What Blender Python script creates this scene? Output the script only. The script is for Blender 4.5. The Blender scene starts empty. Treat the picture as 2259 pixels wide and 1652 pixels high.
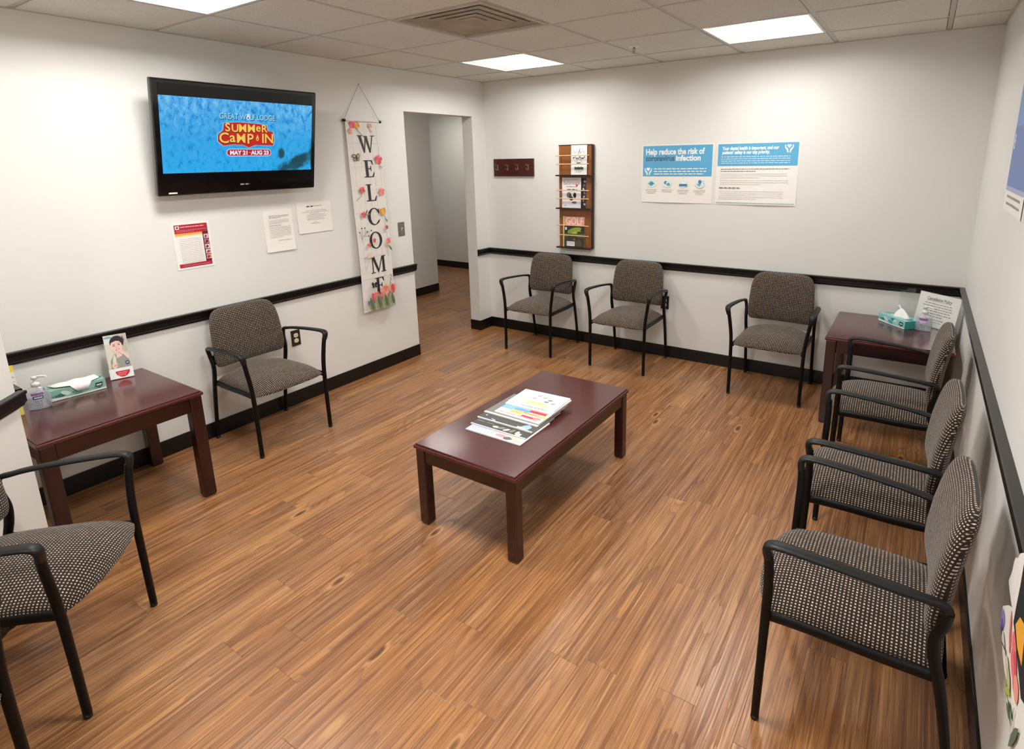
import bpy, bmesh, math, random
from mathutils import Vector, Matrix
random.seed(7)
D = bpy.data
COL = bpy.context.scene.collection
PI = math.pi
# ------------------------------------------------------------------ camera, world, exposure
SC = bpy.context.scene
CAMLOC = Vector((3.5834, -4.5262, 1.684))
YAW, PITCH, ROLL, FPX = 0.5855, -0.2333, -0.0189, 1265.41
PPX, PPY = 57.93, -175.42
def make_camera():
    f = Vector((-math.sin(YAW)*math.cos(PITCH), math.cos(YAW)*math.cos(PITCH), math.sin(PITCH)))
    r = Vector((math.cos(YAW), math.sin(YAW), 0)); u = r.cross(f)
    r2 = math.cos(ROLL)*r + math.sin(ROLL)*u; u2 = -math.sin(ROLL)*r + math.cos(ROLL)*u
    m = Matrix((r2, u2, -f)).transposed().to_4x4(); m.translation = CAMLOC
    cd = D.cameras.new('camera'); co = D.objects.new('camera', cd); COL.objects.link(co)
    co.matrix_world = m
    cd.sensor_fit = 'HORIZONTAL'; cd.sensor_width = 36.0
    cd.lens = 36.0*FPX/2259.0
    cd.shift_x = -PPX/2259.0; cd.shift_y = PPY/2259.0
    cd.clip_start = 0.02; cd.clip_end = 60
    SC.camera = co
make_camera()
W = D.worlds.new('world'); SC.world = W; W.use_nodes = True
W.node_tree.nodes['Background'].inputs[0].default_value = (0.9, 0.95, 1, 1)
W.node_tree.nodes['Background'].inputs[1].default_value = 0.05
vs = SC.view_settings
vs.view_transform = 'Standard'; vs.look = 'None'; vs.gamma = 1.0; vs.use_curve_mapping = False
EXPO = 1.02
vs.exposure = EXPO
LAMP = 30.0            # strength of the ceiling fixtures' diffusers
SCR = 0.86/2**EXPO     # brightness of the television picture

# ------------------------------------------------------------------ room constants (metres)
RW = 3.89; H = 2.398; HR = 0.823; GA, GB, GT = 0.5656, 0.4085, 0.61
Y1, Y2, HD = -1.052, -0.19, 2.078
WX, WY = 0.675, -3.9     # free corner of the diagonal wall
DX, DY = 2.275, -5.5     # its other end
FY = -7.0

# ------------------------------------------------------------------ node helpers
class NT:
    def __init__(s, name):
        s.m = D.materials.new(name); s.m.use_nodes = True
        s.t = s.m.node_tree; s.n = s.t.nodes; s.b = s.n['Principled BSDF']
    def lk(s, a, b): s.t.links.new(a, b)
    def put(s, sock, v):
        if isinstance(v, (int, float)):
            if hasattr(sock.default_value, '__len__'): sock.default_value = (v, v, v)[:len(sock.default_value)]
            else: sock.default_value = v
        elif isinstance(v, (tuple, list)):
            if len(sock.default_value) == 4 and len(v) == 3: v = (*v, 1)
            sock.default_value = v
        else: s.lk(v, sock)
    def math(s, op, a, b=None, c=None, clamp=False):
        n = s.n.new('ShaderNodeMath'); n.operation = op; n.use_clamp = clamp
        for i, v in enumerate((a, b, c)):
            if v is not None: s.put(n.inputs[i], v)
        return n.outputs[0]
    def mix(s, f, a, b, bt='MIX'):
        n = s.n.new('ShaderNodeMix'); n.data_type = 'RGBA'; n.blend_type = bt
        s.put(n.inputs[0], f); s.put(n.inputs[6], a); s.put(n.inputs[7], b)
        return n.outputs[2]
    def coord(s, k='Object'): return s.n.new('ShaderNodeTexCoord').outputs[k]
    def sep(s, v):
        n = s.n.new('ShaderNodeSeparateXYZ'); s.lk(v, n.inputs[0]); return n.outputs
    def comb(s, x, y, z=0.0):
        n = s.n.new('ShaderNodeCombineXYZ')
        for i, v in enumerate((x, y, z)): s.put(n.inputs[i], v)
        return n.outputs[0]
    def noise(s, vec, scale, detail=3, rough=.5, dist=0.0):
        n = s.n.new('ShaderNodeTexNoise'); s.lk(vec, n.inputs['Vector'])
        n.inputs['Scale'].default_value = scale; n.inputs['Detail'].default_value = detail
        n.inputs['Roughness'].default_value = rough; n.inputs['Distortion'].default_value = dist
        return n.outputs['Fac']
    def white(s, vec):
        n = s.n.new('ShaderNodeTexWhiteNoise'); n.noise_dimensions = '3D'; s.lk(vec, n.inputs['Vector']); return n.outputs
    def ramp(s, fac, stops):
        n = s.n.new('ShaderNodeValToRGB'); e = n.color_ramp.elements
        while len(e) < len(stops): e.new(.5)
        for i, (p, c) in enumerate(stops): e[i].position = p; e[i].color = (*c, 1)
        s.lk(fac, n.inputs[0]); return n.outputs[0]
    def maprange(s, v, a, b, c=0.0, d=1.0):
        n = s.n.new('ShaderNodeMapRange'); s.put(n.inputs[0], v)
        for i, k in enumerate((a, b, c, d)): n.inputs[i+1].default_value = k
        return n.outputs[0]
    def bump(s, h, strength=.3, dist=.001):
        n = s.n.new('ShaderNodeBump'); n.inputs['Strength'].default_value = strength
        n.inputs['Distance'].default_value = dist; s.lk(h, n.inputs['Height'])
        s.lk(n.outputs[0], s.b.inputs['Normal'])
    def set(s, **k):
        for a, v in k.items():
            nm = {'col': 'Base Color', 'rough': 'Roughness', 'metal': 'Metallic', 'spec': 'Specular IOR Level',
                  'coat': 'Coat Weight', 'coatr': 'Coat Roughness', 'trans': 'Transmission Weight', 'ior': 'IOR',
                  'emc': 'Emission Color', 'ems': 'Emission Strength', 'alpha': 'Alpha', 'sheen': 'Sheen Weight'}[a]
            s.put(s.b.inputs[nm], v)
        return s

def srgb(*c):
    return tuple(((x/255)/12.92 if x/255 <= .04045 else ((x/255+.055)/1.055)**2.4) for x in c)

MATS = {}
def plain(name, col, rough=.5, noise=.06, scale=40, **k):
    """simple procedural surface: colour with a faint mottling"""
    if name in MATS: return MATS[name]
    t = NT(name); c = t.coord('Object')
    f = t.noise(c, scale, 2)
    t.set(col=t.mix(f, tuple(x*(1-noise) for x in col), tuple(min(1, x*(1+noise)) for x in col)), rough=rough, **k)
    MATS[name] = t.m; return t.m

def ink(r, g, b, rough=.55):
    nm = 'ink_%d_%d_%d' % (r, g, b)
    return plain(nm, srgb(r, g, b), rough, noise=.02)

def m_wall():
    t = NT('painted_wall'); c = t.coord('Object')
    f = t.noise(c, 3, 2); t.set(col=t.mix(f, srgb(226, 226, 222), srgb(229, 229, 225)), rough=.55)
    t.bump(t.noise(c, 160, 3, .6), .12, .0012); return t.m
def m_ceiling():
    t = NT('acoustic_tile'); c = t.coord('Object')
    f = t.noise(c, 150, 4, .7); g = t.noise(c, 420, 2, .6)
    m = t.math('ADD', t.math('MULTIPLY', f, .6), t.math('MULTIPLY', g, .4))
    col = t.ramp(m, [(.30, srgb(146, 144, 136)), (.46, srgb(218, 218, 211)), (.7, srgb(232, 232, 226))])
    t.set(col=col, rough=.9, spec=.1); t.bump(m, .6, .0015); return t.m
def m_floor():
    t = NT('vinyl_wood_plank'); c = t.coord('Object'); x, y, z = t.sep(c)
    pw, pl = .127, 1.12
    xr = t.math('DIVIDE', x, pw); row = t.math('FLOOR', xr); fx = t.math('FRACT', xr)
    ro = t.white(t.comb(row, 3.3, 0.0))[0]
    yr = t.math('ADD', t.math('DIVIDE', y, pl), t.math('MULTIPLY', ro, 7.0)); cell = t.math('FLOOR', yr); fy = t.math('FRACT', yr)
    rnd = t.white(t.comb(row, cell, 1.7)); rv = rnd[0]; rc = t.sep(rnd[1])
    # plank-local grain coordinates
    gx = t.math('ADD', x, t.math('MULTIPLY', rc[0], 31.0)); gy = t.math('ADD', y, t.math('MULTIPLY', rc[1], 47.0))
    vor = t.n.new('ShaderNodeTexVoronoi'); vor.feature = 'F1'; vor.inputs['Scale'].default_value = 1.0
    t.lk(t.comb(t.math('MULTIPLY', gx, 5.0), t.math('MULTIPLY', gy, 1.7)), vor.inputs['Vector'])
    dk = vor.outputs['Distance']
    near = t.math('POWER', t.math('SUBTRACT', 1.0, t.math('MINIMUM', t.math('MULTIPLY', dk, 2.4), 1.0)), 2.0)
    n1 = t.noise(t.comb(t.math('MULTIPLY', gx, 5.5), t.math('MULTIPLY', gy, .42)), 1.0, 2, .45, .3)
    h1 = t.math('ADD', t.math('MULTIPLY', n1, 20.0), t.math('MULTIPLY', near, 3.4))
    h1 = t.math('ADD', h1, t.math('MULTIPLY', gx, t.maprange(rc[2], .58, .66, 38.0, 12.0)))
    wob = t.noise(t.comb(t.math('MULTIPLY', gx, 60.0), t.math('MULTIPLY', gy, 9.0)), 1.0, 2)
    ring = t.math('FRACT', t.math('ADD', h1, t.math('MULTIPLY', wob, .35)))
    ring = t.math('MULTIPLY', t.math('POWER', ring, 2.6), t.maprange(t.noise(t.comb(t.math('MULTIPLY', gx, 4.0), t.math('MULTIPLY', gy, 1.1)), 1.0, 2), .35, .62, .25, 1.0))                       # soft early wood, sharp late wood line
    streak = t.noise(t.comb(t.math('MULTIPLY', gx, 190.0), t.math('MULTIPLY', gy, 2.6)), 1.0, 4, .65)
    streak2 = t.noise(t.comb(t.math('MULTIPLY', gx, 42.0), t.math('MULTIPLY', gy, .8)), 1.0, 4, .6)
    cloud = t.noise(t.comb(t.math('MULTIPLY', gx, 9.0), t.math('MULTIPLY', gy, 2.6)), 1.0, 3, .6)
    base = t.ramp(rv, [(0.0, srgb(174, 120, 74)), (.3, srgb(192, 140, 90)), (.55, srgb(162, 114, 78)), (.8, srgb(182, 126, 74)), (1.0, srgb(146, 104, 74))])
    base = t.mix(t.maprange(cloud, .35, .75, 0, .55), base, srgb(140, 100, 68))
    base = t.mix(t.maprange(streak2, .44, .66, 0, .78), base, srgb(104, 62, 34))
    base = t.mix(t.math('MULTIPLY', ring, .68), base, srgb(100, 58, 32))
    base = t.mix(t.maprange(streak, .50, .68, 0, .7), base, srgb(98, 58, 34))
    base = t.mix(t.maprange(streak, .46, .28, 0, .6), base, srgb(226, 178, 126))
    halo = t.math('MULTIPLY', t.maprange(dk, .06, .08, 0, 1), t.maprange(dk, .085, .13, 1, 0))
    base = t.mix(t.math('MULTIPLY', halo, .35), base, srgb(216, 168, 116))
    knot = t.maprange(dk, .045, .075, 1, 0)
    base = t.mix(t.math('MULTIPLY', knot, .8), base, srgb(84, 50, 28))
    # joints
    ex = t.math('MINIMUM', fx, t.math('SUBTRACT', 1.0, fx)); ey = t.math('MINIMUM', fy, t.math('SUBTRACT', 1.0, fy))
    jx = t.maprange(ex, .0, .009, 1, 0); jy = t.maprange(ey, .0, .0014, 1, 0)
    j = t.math('MAXIMUM', jx, jy)
    base = t.mix(t.math('MULTIPLY', j, .55), base, srgb(70, 42, 24))
    rr = t.math('ADD', t.math('MULTIPLY', ring, .16), t.math('ADD', t.math('MULTIPLY', streak, .18), .20))
    t.set(col=base, rough=rr, spec=.5)
    hgt = t.math('SUBTRACT', t.math('ADD', t.math('MULTIPLY', ring, -.5), t.math('MULTIPLY', streak, .5)), t.math('MULTIPLY', j, 1.5))
    t.bump(hgt, .35, .0008); return t.m
def m_mahogany(name, ax='y', k=1.0):
    t = NT(name); c = t.coord('Object'); x, y, z = t.sep(c)
    a, b = (x, y) if ax == 'y' else ((y, x) if ax == 'x' else (x, z))
    v = t.comb(t.math('MULTIPLY', a, 60.0), t.math('MULTIPLY', b, 3.0), t.math('MULTIPLY', z if ax != 'z' else y, 60.0))
    f = t.noise(v, 1.0, 4, .6); g = t.noise(c, 5, 3)
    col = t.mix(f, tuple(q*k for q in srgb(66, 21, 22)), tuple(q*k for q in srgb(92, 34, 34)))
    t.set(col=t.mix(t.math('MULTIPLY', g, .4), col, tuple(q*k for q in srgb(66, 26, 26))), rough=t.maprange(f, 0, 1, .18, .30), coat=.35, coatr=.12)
    t.bump(f, .03, .0004); return t.m
def m_fabric():
    t = NT('dotted_upholstery'); u = t.coord('UV'); x, y, z = t.sep(u)
    p = .0104
    fx = t.math('FRACT', t.math('DIVIDE', x, p)); fy = t.math('FRACT', t.math('DIVIDE', y, p*1.0))
    ax = t.math('ABSOLUTE', t.math('SUBTRACT', fx, .5)); ay = t.math('ABSOLUTE', t.math('SUBTRACT', fy, .5))
    n = t.noise(u, 900, 2, .6)
    d = t.math('MAXIMUM', t.math('MULTIPLY', ax, 1.0), t.math('MULTIPLY', ay, 1.12))
    d = t.math('ADD', d, t.math('MULTIPLY', t.math('SUBTRACT', n, .5), .10))
    m = t.maprange(d, .20, .27, 1, 0)
    cell = t.white(t.comb(t.math('FLOOR', t.math('DIVIDE', x, p)), t.math('FLOOR', t.math('DIVIDE', y, p)), 0.0))[0]
    dot = t.mix(cell, srgb(160, 141, 120), srgb(206, 190, 168))
    bg = t.mix(n, srgb(27, 20, 18), srgb(48, 37, 33))
    t.set(col=t.mix(m, bg, dot), rough=.9, spec=.2, sheen=.15)
    t.bump(t.math('ADD', m, t.math('MULTIPLY', n, .4)), .5, .0012); return t.m
def m_glass(name, col=(1, 1, 1), rough=.02, ior=1.45):
    t = NT(name); c = t.coord('Object'); f = t.noise(c, 20, 1)
    t.set(col=t.mix(f, col, tuple(x*.98 for x in col)), rough=rough, trans=1.0, ior=ior); return t.m
def m_clear(name, tint, a=.06):
    """thin clear plastic"""
    t = NT(name); out = t.n['Material Output']
    tr = t.n.new('ShaderNodeBsdfTransparent'); tr.inputs[0].default_value = (*tint, 1)
    gl = t.n.new('ShaderNodeBsdfGlossy'); gl.inputs['Roughness'].default_value = .05
    fr = t.n.new('ShaderNodeLayerWeight'); fr.inputs[0].default_value = .5
    mx = t.n.new('ShaderNodeMixShader'); ad = t.math('ADD', t.math('MULTIPLY', t.math('POWER', fr.outputs['Facing'], 4.0), .5), .04)
    df = t.n.new('ShaderNodeBsdfDiffuse'); df.inputs[0].default_value = (*tint, 1)
    m2 = t.n.new('ShaderNodeMixShader'); m2.inputs[0].default_value = a; t.lk(tr.outputs[0], m2.inputs[1]); t.lk(df.outputs[0], m2.inputs[2])
    t.lk(ad, mx.inputs[0]); t.lk(m2.outputs[0], mx.inputs[1]); t.lk(gl.outputs[0], mx.inputs[2])
    t.lk(mx.outputs[0], out.inputs[0]); return t.m
def m_emit(name, col, s):
    t = NT(name); t.set(col=(0, 0, 0), emc=col, ems=s, rough=.4); return t.m
def m_screen():
    t = NT('screen_picture'); c = t.coord('Object'); x, y, z = t.sep(c)
    n1 = t.noise(t.comb(t.math('MULTIPLY', x, 1.6), y), 24, 5, .65, .6); n2 = t.noise(c, 5, 3, .6)
    top = t.maprange(y, -.02, .18, 0, 1)
    f = t.math('MULTIPLY', t.maprange(n1, .42, .66, 0, 1), t.math('ADD', t.math('MULTIPLY', top, .9), .18))
    col = t.mix(t.maprange(y, -.2, .2, 0, 1), srgb(12, 176, 246), srgb(36, 160, 236))
    col = t.mix(f, col, srgb(120, 206, 252)); col = t.mix(t.maprange(n1, .44, .32, 0, .75), col, srgb(18, 104, 176))
    # dark swimmer-like shape, lower right
    nd = t.noise(c, 9, 4, .6)
    dx = t.math('SUBTRACT', x, .34); dy = t.math('ADD', y, .17)
    e = t.math('ADD', t.math('POWER', t.math('DIVIDE', dx, .17), 2.0), t.math('POWER', t.math('DIVIDE', t.math('SUBTRACT', dy, t.math('MULTIPLY', dx, .35)), .055), 2.0))
    e2 = t.math('ADD', t.math('POWER', t.math('DIVIDE', t.math('SUBTRACT', x, .47), .03), 2.0), t.math('POWER', t.math('DIVIDE', t.math('ADD', y, .10), .10), 2.0))
    e3 = t.math('ADD', t.math('POWER', t.math('DIVIDE', t.math('SUBTRACT', x, .245), .028), 2.0), t.math('POWER', t.math('DIVIDE', t.math('ADD', y, .10), .035), 2.0))
    em = t.math('MINIMUM', t.math('MINIMUM', e, e2), e3)
    k = t.maprange(t.math('ADD', em, t.math('MULTIPLY', t.math('SUBTRACT', nd, .5), 3.2)), .35, 1.15, 1, 0)
    col = t.mix(k, col, t.mix(nd, srgb(4, 14, 30), srgb(10, 110, 130)))
    t.set(col=(.01, .01, .01), emc=col, ems=SCR, rough=.25); return t.m

M = dict(
    wall=m_wall(), ceil=m_ceiling(), floor=m_floor(), fabric=m_fabric(),
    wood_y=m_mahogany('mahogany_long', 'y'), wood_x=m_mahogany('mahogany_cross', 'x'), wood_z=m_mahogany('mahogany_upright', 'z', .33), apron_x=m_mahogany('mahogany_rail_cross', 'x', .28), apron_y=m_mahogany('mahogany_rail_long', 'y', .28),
    rail=plain('ebony_rail', srgb(16, 8, 8), .30, .25, 60, spec=.35, coat=.12, coatr=.12),
    base=plain('black_vinyl', srgb(9, 6, 7), .38, .2, 30),
    black=plain('black_powdercoat', srgb(6, 5, 6), .42, .2, 80, spec=.25),
    arm=plain('black_urethane', srgb(19, 18, 19), .45, .15, 90, spec=.35),
    foot=plain('foot_glide', srgb(12, 12, 12), .6),
    tee=plain('ceiling_tee', srgb(196, 189, 180), .5),
    white=plain('white_enamel', srgb(238, 236, 232), .35, .02),
    reflector=plain('fixture_reflector', srgb(236, 235, 232), .35, .02),
    paper=plain('paper', srgb(240, 238, 233), .7, .02, 8),
    darkplate=plain('bronze_plate', srgb(66, 58, 50), .35, .1, metal=.6),
    ivory=plain('ivory_plastic', srgb(222, 214, 190), .35, .03),
    tvblack=plain('tv_bezel', srgb(6, 6, 9), .12, .1, coat=.5, coatr=.05),
    glassblack=plain('tv_panel_dark', srgb(7, 7, 11), .15, .1),
    steel=plain('brushed_steel', srgb(170, 165, 158), .3, .1, metal=1.0),
    brass=plain('aged_brass', srgb(176, 140, 120), .35, .15, metal=.9),
    oak=plain('stained_birch', srgb(142, 88, 44), .35, .22, 14),
    darkoak=plain('dark_walnut_edge', srgb(44, 24, 18), .3, .15, 20),
    hookboard=plain('walnut_board', srgb(70, 30, 28), .32, .18, 16),
    dowel=plain('pale_dowel', srgb(226, 186, 140), .4, .06, 30),
    tissue=plain('tissue_paper', srgb(246, 245, 243), .9, .02),
    cloth=plain('banner_cloth', srgb(228, 224, 219), .8, .03, 30),
    string=plain('cotton_string', srgb(120, 112, 104), .8),
    clear=m_clear('clear_acrylic', (.985, .99, .99), .03),
    gel=m_clear('clear_bottle', (.97, .98, .995), .08),
    cap=plain('translucent_cap', srgb(226, 228, 228), .3, .02),
    dust=plain('dusty_metal', srgb(166, 158, 140), .8, .42, 7),
)

# ------------------------------------------------------------------ mesh builder
class MB:
    def __init__(s, mat=None): s.v = []; s.f = []; s.fm = []; s.sm = []; s.uv = {}; s.mats = []; s.cur = 0; s.use(mat or M['white'])
    def use(s, m):
        if m not in s.mats: s.mats.append(m)
        s.cur = s.mats.index(m); return s
    def add(s, vs_, fs, smooth=False, uvs=None):
        o = len(s.v); s.v += [tuple(v) for v in vs_]
        for k, f in enumerate(fs):
            s.f.append([i+o for i in f]); s.fm.append(s.cur); s.sm.append(smooth)
            if uvs: s.uv[len(s.f)-1] = [uvs[i] for i in f]
        return s
    def box(s, x0, x1, y0, y1, z0, z1):
        x0, x1 = sorted((x0, x1)); y0, y1 = sorted((y0, y1)); z0, z1 = sorted((z0, z1))
        return s.add([(x0,y0,z0),(x1,y0,z0),(x1,y1,z0),(x0,y1,z0),(x0,y0,z1),(x1,y0,z1),(x1,y1,z1),(x0,y1,z1)],
              [(0,3,2,1),(4,5,6,7),(0,1,5,4),(1,2,6,5),(2,3,7,6),(3,0,4,7)])
    def poly(s, pts, z=0.0): return s.add([(x, y, z) for x, y in pts], [list(range(len(pts)))])
    def prism(s, pts, z0, z1, smooth=False):
        a = sum(pts[i][0]*pts[(i+1) % len(pts)][1]-pts[(i+1) % len(pts)][0]*pts[i][1] for i in range(len(pts)))
        if a < 0: pts = pts[::-1]
        n = len(pts)
        vs_ = [(x, y, z0) for x, y in pts]+[(x, y, z1) for x, y in pts]
        return s.add(vs_, [list(range(n))[::-1], list(range(n, 2*n))]+[(i, (i+1) % n, n+(i+1) % n, n+i) for i in range(n)], smooth)
    def lathe(s, prof, n=24, c=(0, 0), sx=1.0, sy=1.0, smooth=True):
        vs_ = []; fs = []
        for r, z in prof:
            for k in range(n):
                a = 2*PI*k/n; vs_.append((c[0]+r*sx*math.cos(a), c[1]+r*sy*math.sin(a), z))
        for i in range(len(prof)-1):
            for k in range(n): fs.append((i*n+k, i*n+(k+1) % n, (i+1)*n+(k+1) % n, (i+1)*n+k))
        fs.append(list(range(n))[::-1]); fs.append([(len(prof)-1)*n+k for k in range(n)])
        return s.add(vs_, fs, smooth)
    def sweep(s, pts, w, h, ref=(1, 0, 0), n=12, sub=6, sq=2.6, smooth_path=True):
        """superellipse section (w across ref, h along the other axis) swept along a path; w,h may be lists"""
        P = [Vector(p) for p in pts]; K = len(P)
        ws = w if isinstance(w, (list, tuple)) else [w]*K; hs = h if isinstance(h, (list, tuple)) else [h]*K
        path = []; W_ = []; H_ = []
        if smooth_path and K > 2:
            for i in range(K-1):
                p0 = P[max(i-1, 0)]; p1 = P[i]; p2 = P[i+1]; p3 = P[min(i+2, K-1)]
                for q in range(sub):
                    t = q/sub; t2 = t*t; t3 = t2*t
                    path.append(.5*((2*p1)+(-p0+p2)*t+(2*p0-5*p1+4*p2-p3)*t2+(-p0+3*p1-3*p2+p3)*t3))
                    W_.append(ws[i]*(1-t)+ws[i+1]*t); H_.append(hs[i]*(1-t)+hs[i+1]*t)
            path.append(P[-1]); W_.append(ws[-1]); H_.append(hs[-1])
        else: path = P; W_ = list(ws); H_ = list(hs)
        R = Vector(ref); vs_ = []; fs = []; m = len(path)
        for i, p in enumerate(path):
            T = (path[min(i+1, m-1)]-path[max(i-1, 0)]).normalized()
            A = (R-T*R.dot(T)).normalized(); B = T.cross(A)
            for k in range(n):
                a = 2*PI*k/n; ca, sa = math.cos(a), math.sin(a)
                ex = math.copysign(abs(ca)**(2/sq), ca)*W_[i]/2; ey = math.copysign(abs(sa)**(2/sq), sa)*H_[i]/2
                vs_.append(p+A*ex+B*ey)
        for i in range(m-1):
            for k in range(n): fs.append((i*n+k, i*n+(k+1) % n, (i+1)*n+(k+1) % n, (i+1)*n+k))
        s.add(vs_, fs, True)
        s.add([vs_[k] for k in range(n)], [list(range(n))[::-1]]); s.add([vs_[(m-1)*n+k] for k in range(n)], [list(range(n))])
        return s
    def build(s, name, parent=None, bevel=0, seg=2, loc=None):
        me = D.meshes.new(name); me.from_pydata(s.v, [], s.f)
        for m in s.mats: me.materials.append(m)
        for p, mi, sm in zip(me.polygons, s.fm, s.sm): p.material_index = mi; p.use_smooth = sm
        if s.uv:
            ul = me.uv_layers.new(name='UVMap')
            for p in me.polygons:
                uu = s.uv.get(p.index)
                if uu:
                    for li, q in zip(p.loop_indices, uu): ul.data[li].uv = q
        me.update()
        o = D.objects.new(name, me); COL.objects.link(o)
        if parent: o.parent = parent
        if loc: o.location = loc
        if bevel:
            b = o.modifiers.new('bevel', 'BEVEL'); b.width = bevel; b.segments = seg; b.limit_method = 'ANGLE'; b.angle_limit = .7
        return o

def tag(o, label=None, cat=None, group=None, kind=None):
    if label: o['label'] = label
    if cat: o['category'] = cat
    if group: o['group'] = group
    if kind: o['kind'] = kind
    return o
def thing(name, label, cat, loc=(0, 0, 0), rz=0, group=None, mat=None):
    o = D.objects.new(name, None); COL.objects.link(o); o.empty_display_size = .05
    if mat is not None:
        m = mat.to_4x4(); m.translation = Vector(loc); o.matrix_world = m
    else: o.location = loc; o.rotation_euler = (0, 0, rz)
    return tag(o, label, cat, group)
def copy_tree(o, parent=None):
    c = o.copy(); COL.objects.link(c)
    if parent: c.parent = parent
    for ch in list(o.children): copy_tree(ch, c)
    return c
# frames for things hung on walls: local x = right, y = up, z = out of the wall
F_LEFT = Matrix(((0, 0, 1), (1, 0, 0), (0, 1, 0)))
F_BACK = Matrix(((1, 0, 0), (0, 0, -1), (0, 1, 0)))
F_RIGHT = Matrix(((0, 0, -1), (-1, 0, 0), (0, 1, 0)))
def yawed(rz, lean=0.0):
    """upright frame facing -y turned by rz about z, leaning back by lean"""
    return Matrix.Rotation(rz, 3, 'Z') @ F_BACK @ Matrix.Rotation(-lean, 3, 'X')
def hung(o, loc, mat):
    m = mat.to_4x4(); m.translation = Vector(loc); o.matrix_world = m; return o

# ------------------------------------------------------------------ flat printing on sheets
def text_mesh(body, size, bold=0.0, align='CENTER', sx=1.0, shear=0.0):
    cu = D.curves.new('lettering', 'FONT'); cu.body = body; cu.size = size; cu.offset = bold; cu.align_x = align
    cu.resolution_u = 3; cu.shear = shear
    o = D.objects.new('lettering', cu); COL.objects.link(o)
    dg = bpy.context.evaluated_depsgraph_get(); dg.update()
    me = D.meshes.new_from_object(o.evaluated_get(dg))
    vs_ = [(v.co.x*sx, v.co.y) for v in me.vertices]; fs = [list(p.vertices) for p in me.polygons]
    D.objects.remove(o); D.curves.remove(cu); D.meshes.remove(me)
    return vs_, fs
class Sheet(MB):
    """a sheet of paper/cloth in its own plane (x right, y up, z out) with print stacked on it in hair-thin layers"""
    def __init__(s, w, h, mat, thick=.0006, warp=None, nx=1, ny=1, anchor='c'):
        super().__init__(mat); s.w, s.h = w, h; s.warp = warp or (lambda x, y: 0.0); s.z = thick; s.step = .00015
        xs = [-w/2+w*i/nx for i in range(nx+1)]; ys = [-h/2+h*j/ny for j in range(ny+1)]
        vs_ = []
        for zz in (0.0, thick):
            for y in ys:
                for x in xs: vs_.append((x, y, zz+s.warp(x, y)))
        n = (nx+1)*(ny+1); fs = []
        for j in range(ny):
            for i in range(nx):
                a = j*(nx+1)+i; fs.append((n+a, n+a+1, n+a+nx+2, n+a+nx+1)); fs.append((a, a+nx+1, a+nx+2, a+1))
        edge = [i for i in range(nx+1)]+[j*(nx+1)+nx for j in range(1, ny+1)]+[ny*(nx+1)+i for i in range(nx-1, -1, -1)]+[j*(nx+1) for j in range(ny-1, 0, -1)]
        for k in range(len(edge)):
            a, b = edge[k], edge[(k+1) % len(edge)]; fs.append((a, b, n+b, n+a))
        s.add(vs_, fs)
    def lay(s): s.z += s.step; return s
    def ply(s, pts, mat, lay=True, sub=0):
        if lay: s.lay()
        s.use(mat)
        a = sum(pts[i][0]*pts[(i+1) % len(pts)][1]-pts[(i+1) % len(pts)][0]*pts[i][1] for i in range(len(pts)))
        if a < 0: pts = pts[::-1]
        s.add([(x, y, s.z+s.warp(x, y)) for x, y in pts], [list(range(len(pts)))]); return s
    def rect(s, x0, x1, y0, y1, mat, lay=True, nx=1, ny=1):
        if lay: s.lay()
        s.use(mat)
        for i in range(nx):
            for j in range(ny):
                a0, a1 = x0+(x1-x0)*i/nx, x0+(x1-x0)*(i+1)/nx; b0, b1 = y0+(y1-y0)*j/ny, y0+(y1-y0)*(j+1)/ny
                s.ply([(a0, b0), (a1, b0), (a1, b1), (a0, b1)], mat, False)
        return s
    def ell(s, cx, cy, rx, ry, mat, rot=0.0, n=16, lay=True, a0=0, a1=2*PI):
        c, si = math.cos(rot), math.sin(rot); pts = []
        for k in range(n if a1-a0 > 6.2 else n+1):
            a = a0+(a1-a0)*k/n; x, y = rx*math.cos(a), ry*math.sin(a); pts.append((cx+x*c-y*si, cy+x*si+y*c))
        return s.ply(pts, mat, lay)
    def line(s, pts, w, mat, lay=True):
        if lay: s.lay()
        for (x0, y0), (x1, y1) in zip(pts[:-1], pts[1:]):
            L = math.hypot(x1-x0, y1-y0) or 1; nx_, ny_ = -(y1-y0)/L*w/2, (x1-x0)/L*w/2
            s.ply([(x0+nx_, y0+ny_), (x0-nx_, y0-ny_), (x1-nx_, y1-ny_), (x1+nx_, y1+ny_)], mat, False)
        return s
    def text(s, body, x, y, size, mat, bold=0.0, align='CENTER', sx=1.0, shear=0.0, width=None):
        vs_, fs = text_mesh(body, size, bold, align, sx, shear)
        if width:
            w = max(v[0] for v in vs_)-min(v[0] for v in vs_); k = width/w; vs_ = [(a*k, b) for a, b in vs_]
        s.lay(); s.use(mat); s.add([(x+a, y+b, s.z+s.warp(x+a, y+b)) for a, b in vs_], fs); return s
    def greek(s, x0, x1, y, hgt, mat, seed=0, end=1.0):
        """a line of print too small to read: word-long dashes"""
        r = random.Random(seed); x = x0; e = x0+(x1-x0)*end; s.lay()
        while x < e:
            w = r.uniform(2.0, 6.5)*hgt; s.rect(x, min(x+w, e), y, y+hgt, mat, False); x += w+hgt*.9
        return s
    def block(s, x0, x1, ytop, lines, pitch, hgt, mat, seed=1):
        for k in range(lines): s.greek(x0, x1, ytop-k*pitch, hgt, mat, seed*31+k, 1.0 if k < lines-1 else .6)
        return s
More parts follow.
